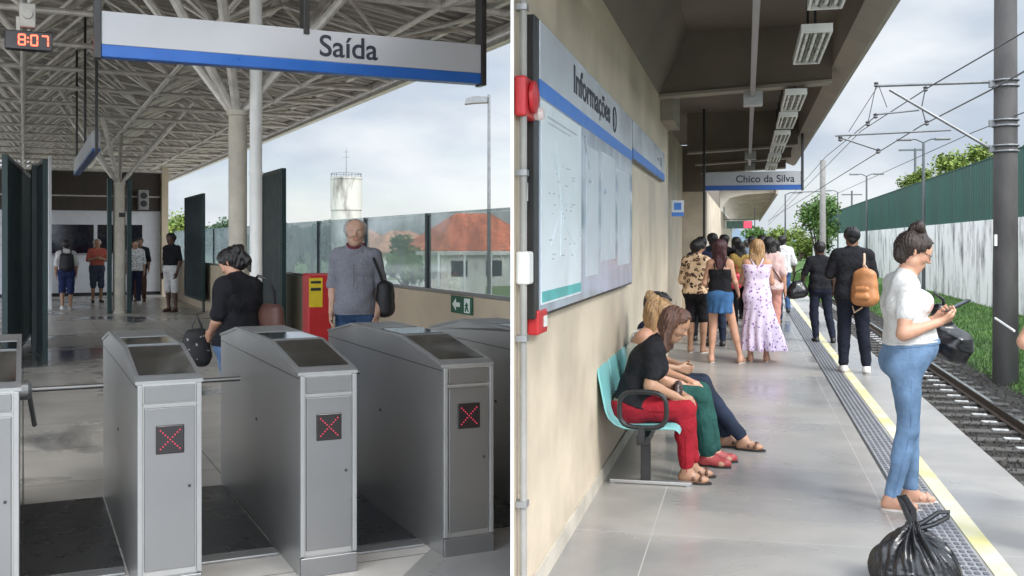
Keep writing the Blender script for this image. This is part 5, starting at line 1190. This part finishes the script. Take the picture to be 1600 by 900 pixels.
_k = _mul(_mul(_band(_x.outputs[1], .07, .4), _band(_x.outputs[2], 1.19, 1.26)), _mul(_band(_x.outputs[0], -.10, .13), _g.outputs[0]))
_mx = _t.nodes.new('ShaderNodeMix'); _mx.data_type = 'RGBA'; _mx.inputs[7].default_value = (.62, .33, .27, 1); _t.links.new(_k, _mx.inputs[0]); _t.links.new(_s, _mx.inputs[6]); _t.links.new(_mx.outputs[2], _b.inputs['Base Color'])
wp_ = Rp(.94, 6.62, .004)
wphone = person('woman in a white T-shirt and light jeans reading her phone on the safety line', wp_, Ry(6), 1.66, SKa, fem=True, wide=1.02, bust=.055, belly=.085, hips=.93, head=(0, -.42),
    J=dict(RE=(.215, -.06, 1.10), RW=(.125, .175, 1.165), LE=(-.20, -.02, 1.10), LW=(-.06, .18, 1.16), N=(0, .015, 1.49), H=(0, .055, 1.595),
           RA=(.09, -.10, .085), RK=(.09, .0, .49), LA=(-.09, .06, .085), LK=(-.085, .05, .50), C=(0, -.015, 1.27), W=(0, .0, 1.08), P=(0, .0, .93), S=(0, -.035, 1.40)),
    top=dict(mat=C_tee, sleeve=.29, hem=.095, g=.008, wr=.003), low=dict(mat=D_light, len=.97, g=.004, gl=.012, rise=.115, wr=.003), shoes=SH_n, res=.0068,
    hair=dict(mat=H_dbrown, style='bun', bun=(0, -.03, .128)), curl=(1.0, .95), palms=(V(.5, 0, .7), V(-.5, 0, .7)), hdir=(V(.4, .75, .35), V(-.25, .85, .30)), glasses=True)
ph = thing('smartphone', 'black smartphone held by the woman in the white T-shirt', 'phone', wpt(wphone, (.035, .25, 1.20)), wphone.rotation_euler.z); ph.rotation_euler.x = math.radians(28)
m = MB(); m.box(-.038, .038, -.02, .135, 0, .010, .003); m.build('body', M_black, ph); m = MB(); m.box(-.033, .033, -.014, .119, .0095, .0105); m.build('screen', mat('phone_screen', (.05, .06, .08), .1), ph)
# bag held in her far hand, hanging beyond the platform edge side
hb = thing('handbag', 'shiny black handbag hanging at the far side of the woman in white', 'bag', wpt(wphone, (-.30, .33, .96)), Ry())
def sack_fold(D, X, Y, Z): return D+.007*np.sin(X*40+3*np.sin(Z*20))*np.cos(Y*31+Z*25)
sobj('sack', [((-.02, -.06, .03), (.02, .06, .0), .10, .10, .05), ((0, -.02, .10), (0, -.05, .22), .08, .045, .04), ((0, .05, -.03), (0, .02, .02), .09, .09, .04)], .009, M_bag, hb, extra=sack_fold)
m = MB(); m.tube([(0, -.06, .22), (.01, -.10, .28), (.02, -.07, .33), (.02, -.02, .29), (0, -.01, .21)], .010, 8); m.build('strap', M_bag, hb, True)
# ---- seated women (facing across the platform)
def seat_pose(lean=.0, dz=0, **k):
    d = dict(P=(0, 0, .535), W=(0, .015+lean*.15, .675), C=(0, .05+lean*.5, .845), S=(0, .085+lean*.85, .965), N=(0, .125+lean*1.05, 1.035), H=(0, .175+lean*1.35, 1.125),
             RS=(.15, .08+lean*.85, .95), LS=(-.15, .08+lean*.85, .95), RE=(.20, .08+lean*.6, .68), LE=(-.20, .10+lean*.6, .68), RW=(.10, .30+lean*.5, .64), LW=(-.08, .31+lean*.5, .64),
             RH=(.085, .02, .52), LH=(-.085, .02, .52), RK=(.10, .41, .50), LK=(-.10, .41, .50), RA=(.09, .42, .085), LA=(-.09, .46, .085))
    d.update(k); return d
s1 = person('seated woman in a black T-shirt and red trousers with auburn hair, nearest on the bench', Rp(-.755, 7.02, .004), Ry(3), 1.60, SKb, fem=True, wide=1.1, belly=.05, bust=.045, hips=1.1, head=(-.25, -.55),
    J=seat_pose(.09, RK=(.10, .37, .52), LK=(-.10, .38, .52), RA=(.09, .385, .085), LA=(-.09, .42, .085), RE=(.22, .13, .70), RW=(.12, .31, .62), LW=(-.02, .34, .62), LE=(-.2, .16, .68)),
    top=dict(mat=C_black, sleeve=.34, hem=.02, g=.010), low=dict(mat=cloth((.27, .012, .022), bump=.35), len=.93, g=.008, gl=.012), shoes=SH_s, res=.0072, hair=dict(mat=H_auburn, style='midlong', len=.20, tip=.04), curl=(.7, .7), palms=(V(0, -.2, -1), V(0, -.2, -1)))
s2_ = person('seated blonde woman in a white tank top, with sunglasses, second on the bench', Rp(-.775, 7.62, .004), Ry(-4), 1.64, SKa, fem=True, wide=1.05, bust=.04, head=(-.1, -.4),
    J=seat_pose(-.02, RK=(.10, .46, .52), LK=(-.10, .46, .52), RA=(.08, .53, .085), LA=(-.09, .56, .085), RW=(.05, .33, .60), LW=(-.05, .36, .62)),
    top=dict(mat=cloth((.60, .60, .56)), kind='tank'), low=dict(mat=cloth((.02, .075, .065), bump=.4), len=.96, g=.012, gl=.025), shoes=SH_r, res=.0078, hair=dict(mat=H_blonde, style='long', len=.33, tip=.03, extra=[((0, -.05, .08), (0, -.11, .10), .045, .04)]), glasses=True, curl=(.6, .6), palms=(V(0, 0, -1), V(0, 0, -1)))
s3 = person('seated woman with dark hair and dark jeans, farthest on the bench, legs stretched out', Rp(-.78, 8.22, .004), Ry(-4), 1.66, SKb, fem=True, head=(0, -.2),
    J=seat_pose(-.06, RK=(.06, .46, .50), LK=(-.08, .45, .51), RA=(.02, .78, .088), LA=(-.07, .64, .085)),
    top=dict(mat=C_navy, sleeve=.4), low=dict(mat=D_dark, len=.96, g=.010, gl=.018), shoes=SH_s, res=.009, hair=dict(mat=H_black, style='midlong', len=.2), curl=(.6, .6))
# handbag in the lap of the nearest one
lb_ = thing('handbag', 'small dark handbag in the lap of the woman in red trousers', 'bag', wpt(s1, (.0, .30, .60)), Ry())
sobj('bag_body', [((-.07, 0, 0), (.07, 0, 0), .035, .035, .02), ((-.06, .0, .04), (.06, 0, .04), .028, .028, .02)], .007, mat('dark_brown_leather', (.04, .018, .016), .4), lb_)
# ---- the two in black at the platform edge
pb = person('person in black with a cap and an orange backpack walking along the safety line', Rp(1.28, 13.3, .004), AWAY_R+.03, 1.78, SKc, wide=1.08, head=(0, -.25),
    J=dict(LE=(-.26, .03, 1.14), LW=(-.20, .22, 1.12), RE=(.24, .0, 1.13), RW=(.17, .16, .98), RK=(.12, -.02, .49), RA=(.15, -.08, .085), LK=(-.09, .03, .49), LA=(-.10, .0, .085)),
    top=dict(mat=C_black, sleeve=.46, hem=-.06, g=.02), low=dict(mat=cloth((.012, .014, .024)), len=.95, g=.012, gl=.022), shoes=SH_w, res=.010, hair=dict(mat=H_black, style='short', g=.012))
m = []; cp_ = MB()
sobj('cap', [((0, -.02, 1.70), (0, .02, 1.705), .092, .09, .02), ((0, .08, 1.70), (0, .14, 1.69), .03, .02, .03)], .009, C_black, pb, cuts=[((0, 0, 1.685), (0, .1, -1))])
bk = thing('backpack', 'orange leather backpack slung on one shoulder of the person in black', 'backpack', wpt(pb, (.12, -.20, .93)), pb.rotation_euler.z-.5)
sobj('bag_body', [((-.08, 0, .0), (-.065, 0, .24), .075, .06, .04), ((.08, 0, .0), (.065, 0, .24), .075, .06, .04), ((0, -.01, .0), (0, -.01, .25), .085, .07, .05)], .009, M_orange, bk, wr=.004)
sobj('front_pocket', [((-.05, -.09, .02), (.05, -.09, .02), .04, .04, .03), ((-.05, -.085, .10), (.05, -.085, .10), .03, .03, .03)], .008, M_orange, bk)
m = MB(); m.tube([(-.05, .04, .28), (-.07, .09, .40), (-.09, .16, .455), (-.09, .22, .42)], .014, 8); m.tube([(-.05, .05, .26), (.0, .0, .36), (.04, .05, .27)], .010, 8); m.tube([(-.10, .05, .15), (-.17, .06, -.05), (-.13, .04, -.16), (-.04, .03, -.10)], .010, 8); m.build('strap', mat('tan_strap', (.50, .36, .26), .6), bk, True)
bk.scale = (1.12, 1.12, 1.15)
cs_, sn_ = math.cos(.5), math.sin(.5)
def tb(p): x, y, z = p[0]-.12, p[1]+.20, p[2]-.93; return ((x*cs_-y*sn_)/1.12, (x*sn_+y*cs_)/1.12, z/1.15)
m = MB(); m.tube([tb(p) for p in ((.10, -.17, 1.20), (.115, -.155, 1.30), (.125, -.13, 1.40), (.13, -.07, 1.485), (.135, .0, 1.50), (.14, .07, 1.46))], .015, 8); m.build('shoulder_strap', bk.children[-1].data.materials[0], bk, True)
pg_ = person('person in dark clothes ahead of the orange backpack, carrying a black bag', Rp(1.16, 17.2, .004), AWAY_R+.1, 1.60, SKd, head=(0, -.3),
    J=dict(LE=(-.27, .0, 1.15), LW=(-.30, .05, .93), LA=(-.06, .02, .085), RA=(.20, -.10, .085), RK=(.14, .03, .49)), top=dict(mat=C_black, sleeve=.42, hem=-.02, g=.016), low=dict(mat=cloth((.014, .016, .03)), g=.012, gl=.02, len=.96), shoes=SH_b, res=.011, hair=dict(mat=H_black, style='short'))
bb = thing('shoulder_bag', 'round black bag on the left arm of the person in dark clothes', 'bag', wpt(pg_, (-.36, -.06, .80)), 0)
sobj('bag_body', [((-.08, 0, 0), (.06, 0, .02), .11, .11, .05), ((-.03, 0, .1), (.03, 0, .12), .09, .08, .05)], .010, M_bag, bb)
m = MB(); m.tube([(-.08, 0, .14), (-.04, .0, .32), (.06, 0, .38), (.10, 0, .28), (.08, 0, .12)], .012, 8); m.build('strap', M_bag, bb, True)
# ---- group queuing along the wall
M_leo = spots('leopard_print', (.66, .47, .30), (.03, .015, .012), 17, .42, inner=(.36, .20, .10)); M_floral = spots('lilac_floral_print', (.66, .56, .72), (.22, .10, .30), 21, .26); M_camo = spots('olive_print', (.16, .15, .08), (.05, .05, .03), 9, .45, third=None)
M_dots = spots('black_and_white_print', (.62, .62, .62), (.05, .05, .06), 26, .30)
GQ = None
pa = person('woman in a leopard print blouse and black shorts standing against the wall', Rp(-.70, 15.2, .004), AWAY_R-.25, 1.62, SKb, fem=True, wide=1.08, head=(-.4, -.3), hips=1.05,
    J=dict(RW=(.16, .24, 1.0), LW=(-.16, .24, 1.0)), top=dict(mat=M_leo, sleeve=.5, hem=-.02, g=.03, wr=.005), low=dict(mat=C_black, kind='shorts', len=.47, g=.02), shoes=SH_n, res=.0105, hair=dict(mat=H_black, style='short', g=.02))
pbk = person('woman in a black tank top and short denim skirt with long dark red hair', Rp(-.34, 13.95, .004), AWAY_R-.15, 1.63, SKa, fem=True, wide=.92, hips=1.08, bust=.02, head=(-.3, -.25),
    J=dict(RE=(.20, .02, 1.13), RW=(.22, .16, .99), LW=(-.14, .2, 1.02), RA=(.27, .06, .085), LA=(-.12, -.02, .085), RK=(.175, .05, .50)),
    top=dict(mat=C_black, kind='tank', rise=.04, hem=.06), low=dict(mat=denim((.04, .11, .24)), kind='skirt', hemz=.70, flare=.17, fold=.008), shoes=SH_n, res=.0105, hair=dict(mat=hairmat((.05, .010, .014)), style='long', len=.33))
pc = person('blonde woman in a lilac floral dress in the middle of the platform', Rp(.14, 14.2, .004), AWAY_R+.05, 1.63, SKa, fem=True, wide=1.0, head=(.1, -.3), bust=.03,
    J=dict(RE=(.21, .05, 1.12), RW=(.12, .24, 1.05), LE=(-.21, .05, 1.12), LW=(-.12, .24, 1.05), RA=(.13, .0, .085), LA=(-.09, -.03, .085)),
    low=dict(mat=M_floral, kind='dress', hemz=.17, flare=.33, off=(.10, 0, 0), rise=.10, g=.016, fold=.016), shoes=SH_n, res=.0105, hair=dict(mat=H_blonde, style='long', len=.32, tip=.035))
pd = person('woman in an olive print blouse and shorts with a red bag, farther along the queue', Rp(-.48, 18.6, .004), AWAY_R+.0, 1.58, SKb, fem=True, J=dict(RW=(.2, .1, .95)),
    top=dict(mat=M_camo, sleeve=.4, g=.025, hem=-.06), low=dict(mat=M_camo, kind='shorts', len=.5, g=.022), shoes=SH_s, res=.012, hair=dict(mat=H_black, style='midlong', len=.16))
rb = thing('handbag', 'red handbag beside the woman in the olive print blouse', 'bag', wpt(pd, (.28, -.05, .84)), 0)
sobj('bag_body', bagbox(.07, .01, 0, .17, .045), .01, mat('red_leather', (.45, .02, .04), .45), rb)
m = MB(); m.tube([(-.06, 0, .18), (-.03, 0, .36), (.03, 0, .36), (.06, 0, .18)], .009, 6); m.build('strap', rb.children[0].data.materials[0], rb, True)
pe = person('person in a pale pink top and salmon trousers behind the floral dress', Rp(.36, 16.8, .004), AWAY_R-.12, 1.68, SKa, fem=True, wide=1.12, J=dict(RW=(.24, .02, .86)),
    top=dict(mat=cloth((.62, .42, .40)), sleeve=.45, g=.02, hem=-.06), low=dict(mat=cloth((.50, .24, .20)), g=.014, gl=.02, len=.96), shoes=SH_s, res=.012, hair=dict(mat=H_black, style='midlong', len=.14))
m = MB(); m.tube([(-.12, -.11, 1.44), (0, -.15, 1.28), (.13, -.15, 1.10), (.20, -.10, .98)], .014, 6); so = m.build('bag_strap', M_leather, pe, True)
pf = person('man in a white shirt and blue jeans walking away far along the platform', Rp(.80, 24.2, .004), AWAY_R+.1, 1.74, SKd, wide=1.05, J=dict(RE=(.25, -.05, 1.12), RW=(.26, .03, .9), LA=(-.07, .12, .085), RA=(.11, -.15, .10)), top=dict(mat=C_white, sleeve=.5, g=.025, hem=-.03), low=dict(mat=D_mid, g=.012, gl=.018), shoes=SH_b, res=.013, hair=dict(mat=H_black, style='short'))
bkp = [('man with short dark hair just behind the leopard print blouse', -.72, 17.0, 1.68, C_navy, SKc, 'short'), ('short woman with black hair between the leopard print and the tank top', -.45, 16.2, 1.55, C_black, SKb, 'curly'),
       ('man in dark clothes behind the woman in the black tank top', -.42, 20.5, 1.74, C_black, SKd, 'short'), ('woman in black far beside the cream station wall', -.20, 22.0, 1.70, C_navy, SKb, 'midlong'),
       ('person in a pale T-shirt far down the platform, left of the display', .02, 27.5, 1.66, C_white, SKb, 'short'), ('dark haired man right behind the person in pink', .30, 19.6, 1.72, C_black, SKc, 'short'),
       ('person in grey at the far end under the pale canopy', .35, 33.0, 1.70, cloth((.25, .25, .27)), SKc, 'short'), ('woman in a light blouse far off beside the display pole', -.3, 31.0, 1.62, cloth((.5, .46, .42)), SKb, 'midlong')]
bkp += [('man in navy far along the wall, left of the display', -.62, 19.6, 1.76, C_navy, SKb, 'short'), ('woman in a mustard blouse behind the red bag', -.12, 20.2, 1.60, cloth((.30, .20, .06)), SKc, 'midlong'),
        ('man in pale blue behind the blonde woman', .12, 22.6, 1.72, cloth((.30, .38, .48)), SKb, 'short'), ('woman in white behind the person in pink', .55, 21.0, 1.64, C_white, SKb, 'midlong'), ('person in dark red far down the platform', .62, 28.5, 1.68, cloth((.20, .03, .03)), SKc, 'short')]
for i, (lb, u, v, h_, tm, s_, hs) in enumerate(bkp):
    person(lb, Rp(u, v, .004), AWAY_R+(.3 if i % 2 else -.2), h_, s_, fem=(i % 2 == 1), top=dict(mat=tm, sleeve=.45, g=.02, hem=-.04), low=dict(mat=D_dark if i % 3 else C_black, g=.012, gl=.018), shoes=SH_b, res=.014, hair=dict(mat=H_black, style=hs, len=.18), group='people waiting far along the platform')
# ---- person half cut off by the right edge of the photo
pr_ = person('person cut off by the right edge of the photo, only a bare elbow showing', at(1684, 378, 5.3)*1 - Vector((0, 0, EYE-.004)), AWAY_R+.3, 1.70, SKa, wide=1.0, fem=True, J=dict(LE=(-.28, .0, 1.10), LW=(-.10, .22, 1.14)), top=dict(mat=cloth((.45, .52, .62)), sleeve=.22, g=.014), low=dict(mat=D_light, g=.01, gl=.02), shoes=SH_w, res=.009, hair=dict(mat=H_dbrown, style='midlong'))
st_ = MB().tube([at(1555, 497, 5.5), at(1585, 517, 5.3)], .006, 8).build('stick', M_white); tag(st_, 'thin white stick poking in beside the elbow at the right edge', 'stick')
# ---- concourse: old man
om = person('old man with grey hair and a grey checked shirt walking toward the turnstiles', Lp(2.80, 9.25, 0), TOWARD_L-.45, 1.82, (.50, .31, .23), wide=.93, belly=.045, head=(.15, -.05),
    J=dict(RE=(.205, -.05, 1.13), RW=(.20, .06, .90), LE=(-.215, -.04, 1.12), LW=(-.20, .10, .88)), top=dict(mat=cloth((.20, .205, .24), var=.16, scale=90), sleeve=.47, g=.022, hem=-.05, wr=.006), collar=cloth((.13, .03, .045)),
    low=dict(mat=D_mid, g=.012, gl=.02), shoes=SH_b, res=.0078, hair=dict(mat=H_grey, style='sides', g=.006), brow=H_grey, curl=(.6, .6), palms=(V(1, 0, 0), V(-1, 0, 0)))
m = MB(); m.tube([(.0, .150, 1.42), (.0, .158, 1.30), (.0, .168, 1.15), (.0, .165, 1.02)], .006, 6); m.build('button_placket', cloth((.20, .20, .24)), om, True)
sbp = thing('shoulder_bag', 'black bag hanging from the left shoulder of the old man', 'bag', wpt(om, (-.27, -.06, .98)), om.rotation_euler.z)
sobj('bag_body', bagbox(.02, .10, 0, .22, .055, .045), .009, mat('black_nylon', (.015, .015, .018), .6, bump=.3), sbp, wr=.004)
m = MB(); m.tube([(.0, .08, .22), (.03, .13, .34), (.08, .14, .46), (.115, .08, .535), (.10, .0, .53), (.05, -.03, .42), (.0, -.05, .24)], .014, 8); m.build('strap', M_black, sbp, True)
# ---- concourse: woman in black
wb = person('woman in a black T-shirt and jeans looking down, her back turned, behind the middle turnstile', Lp(1.46, 7.86, 0), AWAY_L+.5, 1.57, SKa, fem=True, wide=1.04, hips=1.12, head=(.3, -.55),
    J=dict(N=(0, .03, 1.49), H=(0, .07, 1.585), LE=(-.20, .0, 1.13), LW=(-.12, .20, 1.0), LK=(-.05, .0, .49), LA=(-.02, -.05, .085), RE=(.20, .02, 1.13), RW=(.10, .22, 1.0)), top=dict(mat=C_black, sleeve=.42, g=.018, hem=-.01), low=dict(mat=denim((.11, .18, .32)), g=.01, gl=.016), shoes=SH_b, res=.0085,
    hair=dict(mat=H_black, style='ponytail', bun=(0, -.10, .05), tail=(0, -.11, -.15)), curl=(.8, .8))
hg = thing('handbag', 'brown and black shoulder bag on the right side of the woman in black', 'bag', wpt(wb, (.22, -.10, .90)), wb.rotation_euler.z+.2)
sobj('bag_body', bagbox(.015, .09, 0, .20, .045, .035), .008, mat('brown_canvas', (.13, .06, .045), .6, var=.3), hg)
m = MB(); m.tube([(.0, .06, .2), (-.01, .09, .34), (-.05, .10, .43), (-.08, .04, .462), (-.06, -.03, .44), (-.01, -.06, .34), (0, -.06, .2)], .012, 8); m.build('strap', M_black, hg, True)
hk = thing('backpack', 'black patterned bag held in front by the woman in black', 'bag', wpt(wb, (-.10, .36, .74)), AL)
sobj('bag_body', bagbox(.05, .02, .0, .16, .06, .045), .009, spots('bag_print', (.02, .02, .022), (.35, .35, .36), 16, .12), hk, wr=.006)
m = MB(); m.tube([(-.04, 0, .22), (0, 0, .33), (.04, 0, .22)], .010, 8); m.build('handle', M_black, hk, True)
# ---- concourse: far people
f1 = person('man in a white T-shirt and navy shorts walking away with a black backpack', Lp(.92, 26.3, 0), AWAY_L, 1.64, SKb, J=dict(RA=(.09, .06, .085), LA=(-.09, -.12, .12), LK=(-.09, .03, .5)), top=dict(mat=C_white, sleeve=.45, g=.02, hem=-.04), low=dict(mat=cloth((.02, .03, .09)), kind='shorts', len=.55, g=.025), shoes=SH_w, res=.012, hair=dict(mat=H_black, style='short'))
bp = thing('backpack', 'black backpack on the man in navy shorts', 'backpack', wpt(f1, (0, -.17, 1.03)), AL)
sobj('bag_body', [((-.09, 0, 0), (-.08, 0, .26), .08, .07, .04), ((.09, 0, 0), (.08, 0, .26), .08, .07, .04), ((0, -.03, .0), (0, -.02, .24), .10, .08, .05)], .012, mat('black_nylon2', (.015, .015, .02), .7), bp)
m = MB()
for e in (-1, 1): m.tube([(e*.09, .03, .30), (e*.10, .12, .40), (e*.10, .26, .36)], .014, 6)
m.build('strap', bp.children[0].data.materials[0], bp, True)
f2 = person('man in a red shirt and grey shorts looking at his phone by the booth', Lp(1.78, 29.4, 0), TOWARD_L+.1, 1.68, SKb, head=(0, -.4), J=dict(RE=(.23, .02, 1.14), RW=(.08, .25, 1.2), LE=(-.23, .02, 1.14), LW=(-.06, .25, 1.2)), top=dict(mat=cloth((.40, .10, .07)), sleeve=.45, g=.02, hem=-.04), low=dict(mat=cloth((.05, .06, .09)), kind='shorts', len=.55, g=.025), shoes=SH_b, res=.012, hair=dict(mat=H_grey, style='sides'))
f3 = person('person in a cap and a black and white print shirt right of the far column', Lp(2.62, 28.2, 0), TOWARD_L+.1, 1.66, SKb, top=dict(mat=M_dots, sleeve=.5, g=.03, hem=-.04), low=dict(mat=C_navy, g=.012, gl=.018), shoes=SH_w, res=.012, hair=dict(mat=H_black, style='short'))
sobj('cap', [((0, -.01, 1.605*1.66/1.7), (0, .02, 1.61*1.66/1.7), .094, .09, .02), ((0, .1, 1.585), (0, .15, 1.575), .02, .015, .03)], .010, C_white, f3, cuts=[((0, 0, 1.575), (0, .1, -1))])
f4 = person('person in dark clothes half hidden behind the print shirt by the booth', Lp(2.86, 29.4, 0), TOWARD_L-.2, 1.72, SKc, top=dict(mat=C_black, sleeve=.5, g=.02), low=dict(mat=cloth((.10, .05, .04)), g=.012, gl=.018), shoes=SH_s, res=.013, hair=dict(mat=H_black, style='short'))
f5 = person('man in a black T-shirt and white shorts standing right of the booth', Lp(3.10, 24.8, 0), TOWARD_L-.9, 1.80, SKd, wide=1.02, J=dict(RW=(.24, .02, .86), LW=(-.22, .06, .86)), top=dict(mat=C_black, sleeve=.42, g=.015, hem=-.02), low=dict(mat=C_white, kind='shorts', len=.52, g=.02), shoes=SH_s, res=.011, hair=dict(mat=H_black, style='short'))
